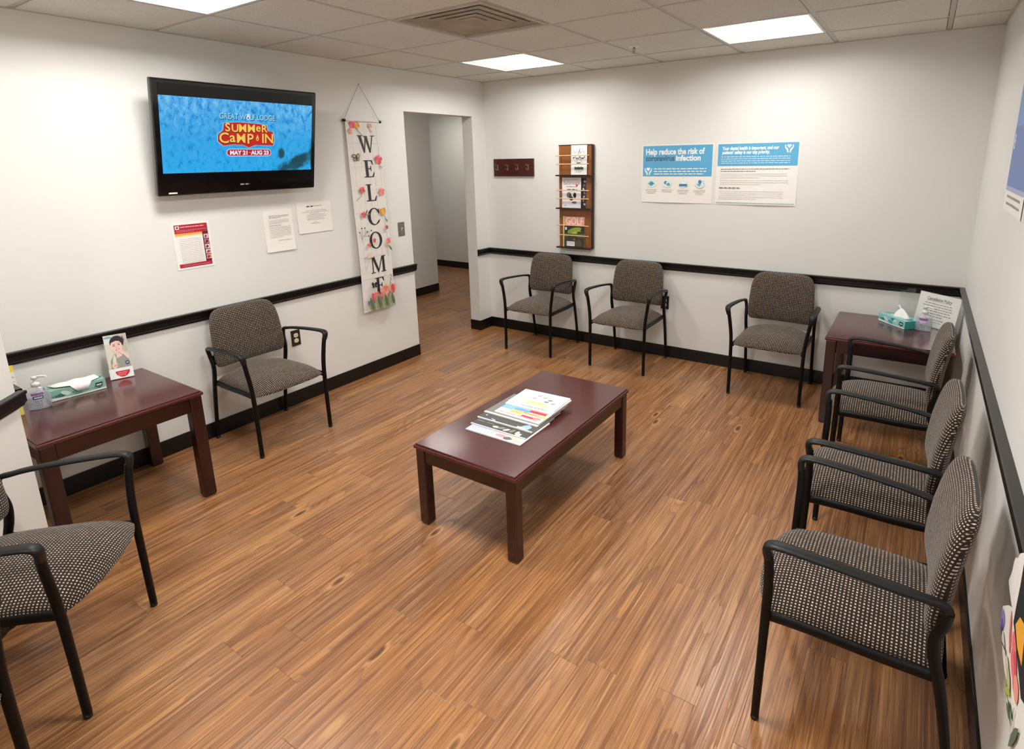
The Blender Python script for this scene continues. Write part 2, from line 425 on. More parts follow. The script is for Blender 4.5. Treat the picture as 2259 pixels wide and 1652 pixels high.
    def flower(s, x, y, r, c1, c2, kind='rose', rot=0.0):
        if kind == 'tulip':
            for dx, a in ((-.35, .35), (.35, -.35), (0, 0)):
                s.ell(x+dx*r*math.cos(rot), y+dx*r*math.sin(rot), r*.42, r*.85, c2 if dx else c1, rot+a)
        else:
            for k in range(5):
                a = rot+2*PI*k/5; s.ell(x+.5*r*math.cos(a), y+.5*r*math.sin(a), r*.55, r*.42, c1 if k % 2 else c2, a)
            s.ell(x, y, r*.33, r*.28, c2, rot); s.ell(x, y, r*.14, r*.12, c1)
        return s
    def leaf(s, x, y, L, rot, mat):
        c, si = math.cos(rot), math.sin(rot)
        s.ply([(x+a*c*L-b*si*L, y+a*si*L+b*c*L) for a, b in ((0, 0), (.3, .13), (.7, .12), (1, 0), (.7, -.1), (.3, -.1))], mat); return s
    def butterfly(s, x, y, r, c1, c2, rot=0.0):
        for sx_ in (-1, 1):
            s.ell(x+sx_*.5*r, y+.35*r, .55*r, .4*r, c2, rot+sx_*.7); s.ell(x+sx_*.38*r, y-.35*r, .38*r, .3*r, c2, rot-sx_*.7)
            s.ell(x+sx_*.5*r, y+.35*r, .38*r, .26*r, c1, rot+sx_*.7); s.ell(x+sx_*.38*r, y-.35*r, .24*r, .18*r, c1, rot-sx_*.7)
        s.ell(x, y, .08*r, .5*r, c2, rot); return s

# ================================================================== THE SETTING
def struct(mb, name, bevel=0): return tag(mb.build(name, None, bevel), kind='structure')
fl = MB(M['floor']); fl.box(-3.6, RW+.12, FY-.12, 2.5, -.05, 0); struct(fl, 'floor')
# walls
w = MB(M['wall'])
w.box(-.12, 0, WY, Y1, 0, H+.1); w.box(-.12, 0, Y2, 2.35, 0, H+.1); w.box(-.12, 0, Y1, Y2, HD, H+.1)
struct(w, 'wall_left')
struct(MB(M['wall']).box(0, RW+.12, 0, .12, 0, H+.1), 'wall_back')
struct(MB(M['wall']).box(RW, RW+.12, FY-.12, 0, 0, H+.1), 'wall_right')
struct(MB(M['wall']).prism([(-.12, WY), (WX, WY), (DX, DY), (DX, FY-.12), (DX-.12, FY-.12), (DX-.12, DY-.05), (WX-.05, WY-.12), (-.12, WY-.12)], 0, H+.1), 'wall_diagonal')
struct(MB(M['wall']).box(DX, RW, FY-.12, FY, 0, H+.1), 'wall_front')
c = MB(M['wall']); c.box(-1.77, -1.65, -3.0, .97, 0, H+.1); c.box(-3.6, -1.77, .97-.12, .97, 0, H+.1); c.box(-3.6, 0, 2.35, 2.47, 0, H+.1)
c.box(-3.72, -3.6, .85, 2.47, 0, H+.1); c.box(-1.77, -.12, -3.12, -3.0, 0, H+.1)
struct(c, 'wall_corridor')
# ceiling: lay-in tiles hanging a little below their grid
RX = MB(M['ceil'])
xs = [0]+[GA+GT*i for i in range(6)]+[RW]; ys = [0]+[-(GB+GT*j) for j in range(11)]+[FY]
LIGHTS = [(1, 1), (4, 1), (1, 5), (4, 5), (4, 9)]; VENT = (2, 3)
for i in range(len(xs)-1):
    for j in range(len(ys)-1):
        if (i, j) in LIGHTS or (i, j) == VENT: continue
        g = .015
        x0 = xs[i]+(g if i else 0); x1 = xs[i+1]-(g if i < len(xs)-2 else 0); y0 = ys[j]-(g if j else 0); y1 = ys[j+1]+(g if j < len(ys)-2 else 0)
        RX.box(x0, x1, y1, y0, H, H+.02)
RX.box(-3.6, -.12, -3.0, 2.35, H, H+.02)
struct(RX, 'ceiling', .003)
struct(MB(M['white']).box(-3.7, RW+.1, FY-.1, 2.45, H+.22, H+.24), 'trim_1')      # slab above the hung ceiling
tg = MB(M['tee'])
for x in xs[1:-1]: tg.box(x-.012, x+.012, FY, 0, H+.005, H+.03)
for y in ys[1:-1]: tg.box(0, RW, y-.012, y+.012, H+.0052, H+.03)
tg.box(0, .012, WY, 0, H-.003, H+.006); tg.box(0, RW, -.012, 0, H-.003, H+.006); tg.box(RW-.012, RW, FY, 0, H-.003, H+.006)
struct(tg, 'trim_2')
# skirting
b = MB(M['base'])
b.box(0, .009, WY, Y1+.002, 0, .10); b.box(-.12, .0, Y1, Y1+.009, 0, .10); struct(b, 'baseboard_left', .002)
b = MB(M['base']); b.box(0, .009, Y2, 0, 0, .10); b.box(-.12, .009, Y2-.009, Y2, 0, .10); struct(b, 'baseboard_jamb', .002)
struct(MB(M['base']).box(0, RW, -.009, 0, 0, .10), 'baseboard_back', .002)
struct(MB(M['base']).box(RW-.009, RW, FY, 0, 0, .10), 'baseboard_right', .002)
def diag_box(mb, t0, t1, p0, p1, z0, z1):
    """box along the diagonal wall; t from its free corner, p out into the room"""
    q = math.sqrt(.5); f = lambda t, p: (WX+q*t+q*p, WY-q*t+q*p)
    return mb.prism([f(t0, p0), f(t1, p0), f(t1, p1), f(t0, p1)], z0, z1)
struct(diag_box(MB(M['base']), 0, 2.26, 0, .009, 0, .10), 'baseboard_diagonal', .002)
struct(MB(M['base']).box(0, WX, WY, WY+.009, 0, .10), 'baseboard_recess', .002)
b = MB(M['base']); b.box(-1.65, -1.641, -3.0, .97, 0, .10); b.box(-3.6, -.12, 2.341, 2.35, 0, .10); struct(b, 'baseboard_corridor', .002)
# chair rail: moulded section
RP = [(0, HR-.062), (.012, HR-.062), (.016, HR-.052), (.024, HR-.046), (.024, HR-.018), (.030, HR-.012), (.030, HR-.003), (.026, HR), (0, HR)]
def rail(name, a, bb, n, ends=(0, 0)):
    """RP swept from a to bb (2d), n = outward normal; ends = mitre shift per end along the run"""
    mb = MB(M['rail']); a, bb, n = Vector(a), Vector(bb), Vector(n); d = (bb-a).normalized(); vs_ = []
    for P_, k, sgn in ((a, ends[0], 1), (bb, ends[1], -1)):
        for p, z in RP: q = P_+n*p+d*(sgn*k*p); vs_.append((q.x, q.y, z))
    m = len(RP); fs = [(i, (i+1) % m, m+(i+1) % m, m+i) for i in range(m)]+[list(range(m))[::-1], list(range(m, 2*m))]
    mb.add(vs_, fs); o = struct(mb, name)
    bm = bmesh.new(); bm.from_mesh(o.data); bmesh.ops.recalc_face_normals(bm, faces=bm.faces); bm.to_mesh(o.data); bm.free(); return o
rail('trim_3', (0, WY), (0, Y1+.01), (1, 0), (1, 0))
rail('trim_4', (0, Y2), (0, 0), (1, 0), (0, 1))
rail('trim_5', (0, 0), (RW, 0), (0, -1), (1, 1))
rail('trim_6', (RW, 0), (RW, -3.9), (-1, 0), (1, 0))
rail('trim_7', (WX-.012, WY+.012), (DX, DY), (math.sqrt(.5), math.sqrt(.5)), (0, 0))
rail('trim_8', (0, WY), (WX-.03, WY), (0, 1), (1, 0))

# ================================================================== CEILING FIXTURES
EM = [m_emit('lit_diffuser', (1.0, .975, .94), LAMP*.70), m_emit('lit_diffuser_left', (1.0, .975, .94), LAMP*1.0), m_emit('lit_diffuser_front', (1.0, .975, .94), LAMP*1.55)]
def troffer(i, j, label, e=0):
    x0, x1 = xs[i], xs[i+1]; y1, y0 = ys[j], ys[j+1]; cx, cy = (x0+x1)/2, (y0+y1)/2
    t = thing('ceiling_light', label, 'ceiling light', (cx, cy, H), group='lay-in ceiling lights')
    h = GT/2-.012; iz = .075; ax, ay = .135, .235
    fr = MB(M['white'])
    for s in (-1, 1):
        fr.box(-h, h, s*h, s*(h-.014), -.002, .010); fr.box(s*h, s*(h-.014), -h+.014, h-.014, -.002, .010)
    fr.build('frame', t, .001)
    a = h-.014; rf = MB(M['reflector'])
    o = [(-a, -a, .004), (a, -a, .004), (a, a, .004), (-a, a, .004)]; q = [(-ax, -ay, iz), (ax, -ay, iz), (ax, ay, iz), (-ax, ay, iz)]
    rf.add(o+q, [(4, 5, 1, 0), (5, 6, 2, 1), (6, 7, 3, 2), (7, 4, 0, 3)])
    o2 = [(x, y, z+.004) for x, y, z in o+q]; rf.add(o2, [(0, 1, 5, 4), (1, 2, 6, 5), (2, 3, 7, 6), (3, 0, 4, 7)])
    rf.box(-ax-.01, ax+.01, -ay-.01, ay+.01, iz+.005, iz+.02)
    rf.build('reflector', t)
    df = MB(EM[e]); n = 10; vs_ = []; fs = []
    for k in range(n+1):
        u = -1+2*k/n; x = ax*u; z = iz-.012*(1-u*u)**.5 if abs(u) < 1 else iz
        vs_ += [(x, -ay, z), (x, ay, z)]
    for k in range(n): fs.append((2*k, 2*k+1, 2*k+3, 2*k+2))
    fs.append([2*k for k in range(n+1)]); fs.append([2*k+1 for k in range(n, -1, -1)])
    df.add(vs_, fs); df.build('diffuser', t)
    return t
troffer(1, 1, 'square lit ceiling light above the corner beside the doorway')
troffer(4, 1, 'square lit ceiling light above the back wall right of the sprinkler')
troffer(1, 5, 'square lit ceiling light cut by the top edge above the television', 1)
troffer(4, 5, 'square lit ceiling light overhead outside the frame near the right wall', 2)
troffer(4, 9, 'square lit ceiling light overhead behind the camera', 2)
# unseen panels added to brighten the corridor walls
for lx, ly, lb in ((-.80, -.10, 'unseen lit panel added on the corridor ceiling just behind the doorway'), (-2.2, 1.65, 'unseen lit panel added on the corridor ceiling round the far corner')):
    t = thing('ceiling_light', lb, 'ceiling light', (lx, ly, H))
    MB(M['white']).box(-.3, .3, -.3, .3, -.012, 0).build('frame', t, .002)
    MB(m_emit('added_lit_panel', (1.0, .95, .89), 4.6)).box(-.27, .27, -.27, .27, -.016, -.012).build('diffuser', t)
# supply vent
x0, x1 = xs[2], xs[3]; y1, y0 = ys[3], ys[4]
t = thing('ceiling_vent', 'square dusty grey air vent set in the ceiling tiles', 'vent', ((x0+x1)/2, (y0+y1)/2, H))
h = GT/2-.012; fr = MB(M['tee'])
for s in (-1, 1): fr.box(-h, h, s*h, s*(h-.012), -.003, .012); fr.box(s*h, s*(h-.012), -h+.012, h-.012, -.003, .012)
fr.build('frame', t, .001)
MB(M['dust']).box(-h+.01, h-.01, -h+.01, h-.01, .05, .055).build('backing', t)
for k, a in enumerate((.278, .222, .166, .110)):
    v = MB(M['dust']); o = [(-a, -a), (a, -a), (a, a), (-a, a)]; bq = a-.062
    lo = [(x, y, .009) for x, y in o]; hi = [(x*bq/a, y*bq/a, .0135) for x, y in o]
    v.add(lo+hi, [(0, 1, 5, 4), (1, 2, 6, 5), (2, 3, 7, 6), (3, 0, 4, 7)]); v.add([(x, y, z+.002) for x, y, z in lo+hi], [(4, 5, 1, 0), (5, 6, 2, 1), (6, 7, 3, 2), (7, 4, 0, 3)])
    v.build('vane', t)
MB(M['dust']).box(-.055, .055, -.055, .055, .009, .012).build('centre_plate', t, .002)
# sprinkler
t = thing('fire_sprinkler', 'small fire sprinkler head hanging from the ceiling', 'sprinkler', (1.885, -.758, H))
MB(M['white']).lathe([(.036, 0), (.036, -.003), (.030, -.007), (.012, -.008), (.012, -.002)], 24).build('escutcheon', t)
s = MB(M['steel']); s.lathe([(.007, -.004), (.007, -.02), (.004, -.022), (.004, -.042), (.003, -.044)], 12)
s.sweep([(-.006, 0, -.012), (-.011, 0, -.025), (-.002, 0, -.042)], .003, .003, (0, 1, 0), 6); s.sweep([(.006, 0, -.012), (.011, 0, -.025), (.002, 0, -.042)], .003, .003, (0, 1, 0), 6)
s.build('sprinkler_body', t)
MB(M['steel']).lathe([(.003, -.044), (.014, -.045), (.014, -.0465), (.003, -.047)], 16).build('deflector', t)

# ================================================================== CHAIRS
def spow(v, p): return math.copysign(abs(v)**p, v)
def pad(fn, ns=40, nt=56):
    """closed cushion; fn(s, th) -> point, s in [-1,1] side to side, th round its profile"""
    mb = MB(M['fabric']); ss = [math.sin(PI/2*(-1+2*i/ns)) for i in range(ns+1)]; ss = [.85*a+.15*(-1+2*i/ns) for i, a in enumerate(ss)]
    th = [2*PI*k/nt for k in range(nt+1)]
    G_ = [[fn(s_, a) for a in th] for s_ in ss]
    vs_ = [p[:3] for r in G_ for p in r]; uv = [p[3:] for r in G_ for p in r]; n = nt+1
    fs = [(i*n+k, (i+1)*n+k, (i+1)*n+k+1, i*n+k+1) for i in range(ns) for k in range(nt)]
    mb.add(vs_, fs, True, uv); return mb
def seat_fn(s_, a):
    e = max(1-abs(s_)**3.6, 0)**(1/2.2)
    yf = .566-.052*abs(s_)**2.4; yr = .085+.01*abs(s_)**4
    c_, si = math.cos(a), math.sin(a)
    y = (yf+yr)/2+(yf-yr)/2*spow(c_, 2/4.2)
    t_ = (y-.085)/.48
    hz = .032*e
    zc = .418-.030*s_*s_-.028*max(0, (t_-.62)/.38)**2+.004*math.sin(PI*t_)
    z = zc+(hz*1.15 if si > 0 else hz*.85)*spow(si, 2/2.6)
    x = s_*(.226-.006*max(0, 1-t_))
    d = .034-(z-zc); w4 = s_**4
    return (x, y, z, x+math.copysign(w4*d, s_), y+math.copysign(c_**4, c_)*d*(1-w4))
def back_fn(s_, a):
    c_, si = math.cos(a), math.sin(a)
    top = .176*max(1-abs(s_)**8, 0)**(1/3.6); bot = .176*max(1-abs(s_)**26, 0)**(1/4)
    z = .654+(top if c_ > 0 else bot)*spow(c_, 2/5.5)
    e = max(1-abs(s_)**7, 0)**(1/2.6)
    q = (z-.478)/.352
    yc = .108-.040*q+.012*math.sin(PI*q)+.018*s_*s_*(1-.4*q)
    y = yc+(.030-.003*q)*e*spow(si, 2/3.0)
    x = s_*(.229-.020*q**2)
    d = .030-math.copysign(y-yc, 1); w4 = s_**6; f = 1 if si >= 0 else -1
    if si < 0: d = .030+abs(y-yc)
    return (x, y, z, x+math.copysign(w4*d, s_), z+math.copysign(c_**6, c_)*d*(1-w4))
def make_chair():
    t = thing('guest_armchair', '', 'chair')
    pad(seat_fn).build('seat', t); pad(back_fn).build('backrest', t)
    for s in (-1, 1):
        f = MB(M['black']); f.sweep([(s*.2375, .519, .012), (s*.2375, .516, .20), (s*.2390, .513, .37), (s*.245, .511, .46), (s*.257, .511, .545), (s*.2655, .514, .600)], .023, [.024, .025, .027, .028, .027, .026], (1, 0, 0), 12)
        leg = f.build('leg', t)
        MB(M['foot']).lathe([(.011, 0), (.0125, .004), (.012, .016)], 14, (s*.2375, .519)).build('foot_cap', leg)
        r = MB(M['black']); r.sweep([(s*.2375, .035, .012), (s*.2375, .062, .20), (s*.238, .092, .36), (s*.2385, .112, .44), (s*.2395, .118, .50), (s*.2435, .104, .555), (s*.2495, .0995, .592)], .022, [.022, .024, .028, .030, .028, .026, .024], (1, 0, 0), 12)
        leg = r.build('leg', t)
        MB(M['foot']).lathe([(.011, 0), (.0125, .004), (.012, .016)], 14, (s*.2375, .035)).build('foot_cap', leg)
        a = MB(M['arm']); a.sweep([(s*.265, .515, .590), (s*.271, .519, .618), (s*.2740, .512, .634), (s*.275, .485, .6405), (s*.274, .42, .6395), (s*.270, .30, .632), (s*.263, .19, .622), (s*.256, .142, .615), (s*.2530, .112, .610), (s*.2505, .100, .596)],
            [.028, .034, .038, .040, .040, .038, .034, .030, .026, .024], [.024, .022, .019, .017, .016, .016, .016, .018, .020, .022], (1, 0, 0), 14)
        a.build('armrest', t)
    fr = MB(M['black'])
    for s in (-1, 1):
        fr.sweep([(s*.228, .508, .372), (s*.226, .40, .376), (s*.226, .22, .376), (s*.230, .10, .384)], .016, .034, (1, 0, 0), 8)
    fr.sweep([(-.224, .150, .372), (.224, .150, .372)], .03, .02, (0, 1, 0), 8); fr.sweep([(-.224, .44, .366), (.224, .44, .366)], .03, .018, (0, 1, 0), 8)
    fr.build('seat_frame', t)
    pn = MB(M['black'])
    pn.add([(-.205, .10, .392), (.205, .10, .392), (.205, .50, .388), (-.205, .50, .388), (-.205, .10, .384), (.205, .10, .384), (.205, .50, .378), (-.205, .50, .378)],
           [(0, 1, 2, 3), (7, 6, 5, 4), (4, 5, 1, 0), (5, 6, 2, 1), (6, 7, 3, 2), (7, 4, 0, 3)])
    pn.build('seat_pan', t)
    for s in (-1, 1): MB(M['black']).box(s*.205, s*.240, .108, .118, .50, .56).build('back_bracket', t, .003)
    return t
chair0 = make_chair()
q = math.sqrt(.5)
CH = [  # x, y, heading of local +y (front), label
    (0.0, -2.636, -PI/2, 'grey-brown dotted armchair alone below the television, beside the wall outlet'),
    (.815, -.018, PI, 'dotted armchair nearest the doorway, against the back wall under the magazine rack'),
    (1.672, -.008, PI, 'middle dotted armchair of the back wall, hiding part of a wall outlet'),
    (2.810, -.012, PI, 'dotted armchair against the back wall just left of the far corner table'),
    (RW-.035, -1.150, PI/2, 'dotted armchair in front of the far corner table, farthest of the right-hand row'),
    (RW-.035, -2.060, PI/2, 'middle dotted armchair of the three lined up along the right wall'),
    (RW-.035, -2.757, PI/2, 'large dotted armchair in the foreground, nearest of the right-hand row'),
    (1.408-q*.519, -3.94-q*.519, -PI/4, 'dotted armchair at the left edge in front of the angled wall'),
    (1.408-q*.519+.725*q, -3.94-q*.519-.725*q, -PI/4, 'dotted armchair mostly outside the lower left corner, only a leg and arm showing'),
]
for i, (x, y, a, lb) in enumerate(CH):
    o = chair0 if i == 0 else copy_tree(chair0)
    o.location = (x, y, 0); o.rotation_euler = (0, 0, a); o['label'] = lb
    o['group'] = 'dotted guest armchairs around the waiting room'

# ================================================================== TABLES
def table(name, label, w, d, h, loc, rz=0, leg=.05, apron=.07, top=.024, inset=.008, group=None):
    """w along local x, d along local y"""
    t = thing(name, label, 'table', loc, rz, group)
    mt = M['wood_y'] if d >= w else M['wood_x']
    tp = MB(mt)
    tp.box(-w/2, w/2, -d/2, d/2, h-top, h-.006); tp.build('tabletop', t, .006, 3)
    ins = MB(mt).box(-w/2+.008, w/2-.008, -d/2+.008, d/2-.008, h-.0062, h); ins.build('top_panel', t, .003)
    e = inset
    for sx in (-1, 1):
        for sy in (-1, 1):
            x, y = sx*(w/2-e-leg/2), sy*(d/2-e-leg/2)
            l_ = MB(M['wood_z']); l_.box(x-leg/2, x+leg/2, y-leg/2, y+leg/2, .004, h-top); lo = l_.build('leg', t, .005)
            MB(M['foot']).box(x-leg/2+.006, x+leg/2-.006, y-leg/2+.006, y+leg/2-.006, 0, .006).build('foot_pad', lo)
    z0, z1 = h-top-apron, h-top
    for s in (-1, 1):
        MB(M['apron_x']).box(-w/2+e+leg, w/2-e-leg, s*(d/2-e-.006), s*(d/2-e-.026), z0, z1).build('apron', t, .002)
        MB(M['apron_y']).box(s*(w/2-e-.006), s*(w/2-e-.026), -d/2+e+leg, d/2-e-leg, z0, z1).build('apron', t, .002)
    return t
CT = .415; ST = .578
table('coffee_table', 'low reddish-brown wooden table with magazines in the middle of the room', .582, 1.105, CT, (2.041, -2.283, 0), leg=.052, apron=.066)
table('side_table', 'reddish-brown wooden table at the left below the television wall rail', .655, .675, ST, (.3395, -3.542, 0), leg=.058, apron=.075, group='square end tables')
table('side_table', 'reddish-brown wooden table in the far right corner', .665, .70, ST, (3.5175, -.362, 0), leg=.058, apron=.075, group='square end tables')

# ================================================================== TELEVISION
I = ink
tv_a = math.radians(11.5)
tvm = F_LEFT @ Matrix.Rotation(tv_a, 3, 'X')          # top leans out into the room
tv = thing('television', 'black flat television tilted on the left wall showing a blue advert', 'television', (.152, -2.517, 1.823), mat=tvm)
TW, TH = .990, .622
MB(M['tvblack']).box(-TW/2, TW/2, -TH/2, TH/2, -.032, .004).build('bezel', tv, .008, 3)
MB(M['black']).prism([(-.36, -.22), (.36, -.22), (.36, .20), (-.36, .20)], -.085, -.031).build('rear_housing', tv, .01)
PXW, PXH = .925, .520; PCY = .030
MB(M['glassblack']).box(-PXW/2, PXW/2, PCY-PXH/2, PCY+PXH/2, .003, .0052).build('screen', tv)
SW, SH = .925, .412; SY = .022
o = MB(m_screen()).box(-SW/2, SW/2, -SH/2, SH/2, 0, .0006).build('screen_picture', tv, loc=(0, SY, .0052))
EY = m_emit('screen_yellow', srgb(252, 214, 92), SCR); ER = m_emit('screen_red', srgb(206, 34, 30), SCR)
EW = m_emit('screen_white', srgb(240, 246, 252), SCR); ED = m_emit('screen_maroon', srgb(90, 20, 30), SCR); EB = m_emit('screen_lightblue', srgb(150, 220, 250), SCR)
EN = m_emit('screen_navy', srgb(16, 74, 130), SCR)
L = Sheet(.001, .001, ER, .0001)
L.z = .0012
def dilate_text(sh, body, x, y, size, mats_w, sx=1.0, shear=0.0):
    for mt, wd in mats_w: sh.text(body, x, y, size, mt, wd, 'CENTER', sx, shear)
cx = .018
L.text('GREAT W', cx-.082, .098, .045, EN, .003, sx=.80); L.text('LF LODGE', cx+.102, .098, .045, EN, .003, sx=.80)
L.text('GREAT W', cx-.084, .100, .045, EB, .001, sx=.80); L.text('LF LODGE', cx+.100, .100, .045, EB, .001, sx=.80)
L.ell(cx+.008, .112, .0105, .012, EW); L.ell(cx+.003, .128, .004, .006, EW); L.ell(cx+.013, .128, .004, .006, EW); L.ell(cx+.008, .110, .005, .005, EN)
for mt, e in ((EB, .0), (ER, -.005)):
    pts = [(-.142, .078), (-.06, .086), (.06, .082), (.128, .074), (.135, .040), (.172, .034), (.180, -.02), (.172, -.052), (.05, -.050), (.01, -.066), (-.03, -.05), (-.09, -.048), (-.15, -.056), (-.182, -.03), (-.180, .010), (-.150, .034)]
    k = 1+e*5; L.ply([(cx+x*k, .012+(y-.012)*(k-.01 if e else 1)) for x, y in pts], mt)
def bubble(body, x, y, size, sx=1.0):
    L.text(body, x, y-.003, size*1.04, ED, size*.034, sx=sx*1.04); L.text(body, x, y, size*1.04, EY, size*.016, sx=sx*1.04)
for chs, x, y, size in (('S', -.118, .030, .064), ('U', -.074, .028, .060), ('M', -.028, .028, .062), ('M', .026, .028, .062), ('e', .070, .034, .062), ('R', .108, .030, .060),
                        ('C', -.142, -.036, .080), ('a', -.092, -.030, .078), ('M', -.040, -.034, .072), ('P', .016, -.038, .078), ('I', .098, -.034, .076), ('N', .138, -.034, .076)):
    bubble(chs, cx+x, y, size)
L.ell(cx+.062, -.010, .009, .012, EY); L.ply([(cx+.054, -.006), (cx+.064, .016), (cx+.070, -.006)], EY); L.ell(cx+.062, -.012, .004, .006, ER)
# dates pill
for mt, g in ((EW, .003), (m_emit('screen_crimson', srgb(196, 22, 56), SCR), 0.0)):
    hw, hh = .138+g, .019+g
    L.ply([(cx+.01+sx*(hw-hh)+hh*math.cos(a), -.092+hh*math.sin(a)) for sx, r0 in ((1, -PI/2), (-1, PI/2)) for a in [r0+PI*k/10 for k in range(11)]], mt)
L.text('MAY 21', cx-.055, -.104, .034, EW, .0016); L.text('AUG 23', cx+.078, -.104, .034, EW, .0016)
L.line([(cx+.005, -.092), (cx+.020, -.092)], .002, EY)
L.build('screen_lettering', tv, loc=(0, SY, .0052))
t2 = Sheet(.001, .001, M['tvblack'], .0001); t2.z = .0045
t2.greek(-.03, .03, -TH/2+.045, .008, I(150, 150, 155), 4)
t2.build('maker_mark', tv)
MB(M['paper']).box(-TW/2+.055, -TW/2+.10, -TH/2+.012, -TH/2+.020, .0035, .005).build('white_sticker', tv)
mt_ = MB(M['black']); mt_.box(.0, .02, -.30, .30, -.10, .10)
o = mt_.build('wall_bracket', tv)
# bracket stands on the wall: express it in the television's own frame
inv = (Matrix.Translation(Vector((.152, -2.517, 1.823))) @ tvm.to_4x4()).inverted()
o.matrix_parent_inverse = Matrix.Identity(4); o.matrix_basis = inv @ Matrix.Translation(Vector((0, -2.517, 1.80)))
ar = MB(M['black'])
for s in (-1, 1):
    a_ = MB(M['black']); a_.box(-.02+s*.2, .02+s*.2, -.18, .17, -.098, -.083); a_.build('mount_arm', tv, .003)
    b_ = MB(M['black']); b_.sweep([(s*.2, .10, -.09), (s*.2, .115, -.12), (s*.2, .11, -.150)], .02, .02, (1, 0, 0), 8); b_.build('mount_arm', tv)

# ================================================================== PAPERS ON THE LEFT WALL
RED, YEL, ORG = I(176, 30, 52), I(246, 214, 120), I(244, 160, 80)
GR, DG, LG, BK = I(120, 116, 114), I(70, 68, 70), I(170, 166, 162), I(38, 37, 38)
def curl(amt, h, sgn=-1):
    return lambda x, y: amt*max(0.0, (-(y)/h+.1))**2
s_ = Sheet(.212, .275, M['paper'], .0005, lambda x, y: .0008+.003*(x/.21)**2, 8, 4)
X, Y = .106, .1375
s_.rect(-X+.012, X-.012, Y-.062, Y-.012, RED, nx=4); s_.rect(-X+.012, X-.046, Y-.080, Y-.062, YEL, nx=4); s_.rect(-X+.012, X-.046, Y-.072, Y-.062, ORG, nx=4)
s_.rect(X-.046, X-.012, -Y+.034, Y-.062, I(96, 24, 44)); s_.rect(-X+.012, X-.012, -Y+.012, -Y+.034, RED, nx=4)
s_.rect(-X+.018, -X+.040, Y-.038, Y-.018, I(236, 222, 220)); s_.ell(-X+.029, Y-.028, .006, .006, DG)
s_.greek(-X+.046, X-.03, Y-.028, .004, I(240, 216, 218), 2); s_.greek(-X+.022, X-.02, Y-.046, .002, I(226, 170, 180), 3); s_.greek(-X+.022, X-.09, Y-.054, .002, I(226, 170, 180), 5)
s_.block(-X+.030, X-.056, Y-.098, 15, .0105, .0016, I(168, 160, 164), 7)
for k, (c1, c2) in enumerate((((232, 190, 200), (120, 60, 70)), ((190, 120, 140), (60, 20, 36)), ((244, 214, 226), (90, 50, 66)), ((236, 206, 210), (140, 70, 90)), ((240, 170, 150), (150, 50, 50)))):
    y = Y-.078-k*.031; s_.rect(X-.042, X-.016, y-.026, y, I(*c1)); s_.ell(X-.030+.003*(k % 2), y-.013, .006+.001*k, .008, I(*c2)); s_.ell(X-.034, y-.020, .004, .004, I(*c2))
s_.greek(-X+.03, X-.03, -Y+.021, .002, I(226, 170, 180), 9)
hung(tag(s_.build('flyer', None), 'white flyer with a crimson border and photo strip taped below the television', 'flyer'), (.0006, -2.825, 1.221), F_LEFT)
s_ = Sheet(.212, .277, M['paper'], .0005, lambda x, y: .0006+.016*max(0, (-y/.277+.18))**2*(1+x*2), 4, 10)
X, Y = .106, .1385
s_.block(-X+.04, X-.03, Y-.040, 3, .007, .0030, GR, 3); s_.block(-X+.034, X-.03, Y-.068, 5, .006, .0018, LG, 5); s_.greek(-X+.034, X-.09, Y-.104, .003, GR, 8)
s_.block(-X+.034, X-.022, Y-.114, 9, .0085, .002, LG, 12); s_.greek(-X+.09, X-.03, Y-.205, .002, GR, 21)
hung(tag(s_.build('notice', None), 'white portrait notice of small print taped left of a landscape one', 'notice'), (.0006, -2.262, 1.2455), F_LEFT)
s_ = Sheet(.279, .216, M['paper'], .0005, lambda x, y: .0006+.010*max(0, (-y/.216+.1))**2*(1-x*2)+.004*abs(x), 10, 8)
X, Y = .139, .108
s_.greek(-.06, -.008, Y-.036, .008, DG, 3); s_.greek(-.008, .065, Y-.033, .004, GR, 3)
for k, (a, b_) in enumerate(((-.07, .10), (-.10, .115), (-.04, .04), (-.06, .085), (-.065, .09), (-.06, .07), (-.065, .08))): s_.greek(a, b_, Y-.062-k*.0105, .0022, GR, 40+k)
s_.greek(-.012, .012, Y-.140, .002, GR, 50); s_.greek(-.035, .035, Y-.152, .003, GR, 51)
hung(tag(s_.build('notice', None), 'white landscape notice with centred print, under the television right corner', 'notice'), (.0006, -1.979, 1.3105), F_LEFT)

# ================================================================== POSTERS ON THE BACK WALL
BLU = I(92, 172, 214); WHT = I(244, 246, 246)
def hands_heart(sh, x, y, k, bg):
    for sx in (-1, 1):
        sh.ply([(x+sx*a*k, y+b_*k) for a, b_ in ((.10, -1.0), (.42, -1.0), (.50, -.55), (.95, .05), (1.0, .75), (.80, .80), (.72, .25), (.42, .0), (.30, -.10), (.18, -.35))], WHT)
        sh.ell(x+sx*.24*k, y+.62*k, .28*k, .28*k, WHT)
    sh.ply([(x-.50*k, y+.55*k), (x+.50*k, y+.55*k), (x, y-.02*k)], WHT)
s_ = Sheet(.586, .459, M['paper'], .0006, lambda x, y: .0008+.012*max(0, (-y/.459-.25))*(1+math.cos(x*9+.4)), 14, 10)
X, Y = .293, .2295
s_.rect(-X+.008, X-.008, -.022, Y-.010, BLU, nx=6, ny=2)
s_.text('Help reduce the risk of', -X+.030, Y-.078, .064, WHT, .0022, 'LEFT', width=.485); s_.text('coronavirus', -X+.030, Y-.128, .060, I(84, 98, 110), .0018, 'LEFT', width=.245); s_.text('infection', -X+.286, Y-.128, .060, WHT, .0022, 'LEFT', width=.200)
hands_heart(s_, -X+.055, .020, .032, BLU)
for k in range(3): s_.greek(-X+.105, X-.05-.02*(k == 2), .034-k*.020, .0075, WHT, 60+k)
TEAL, DBL = I(96, 176, 186), I(84, 128, 172)
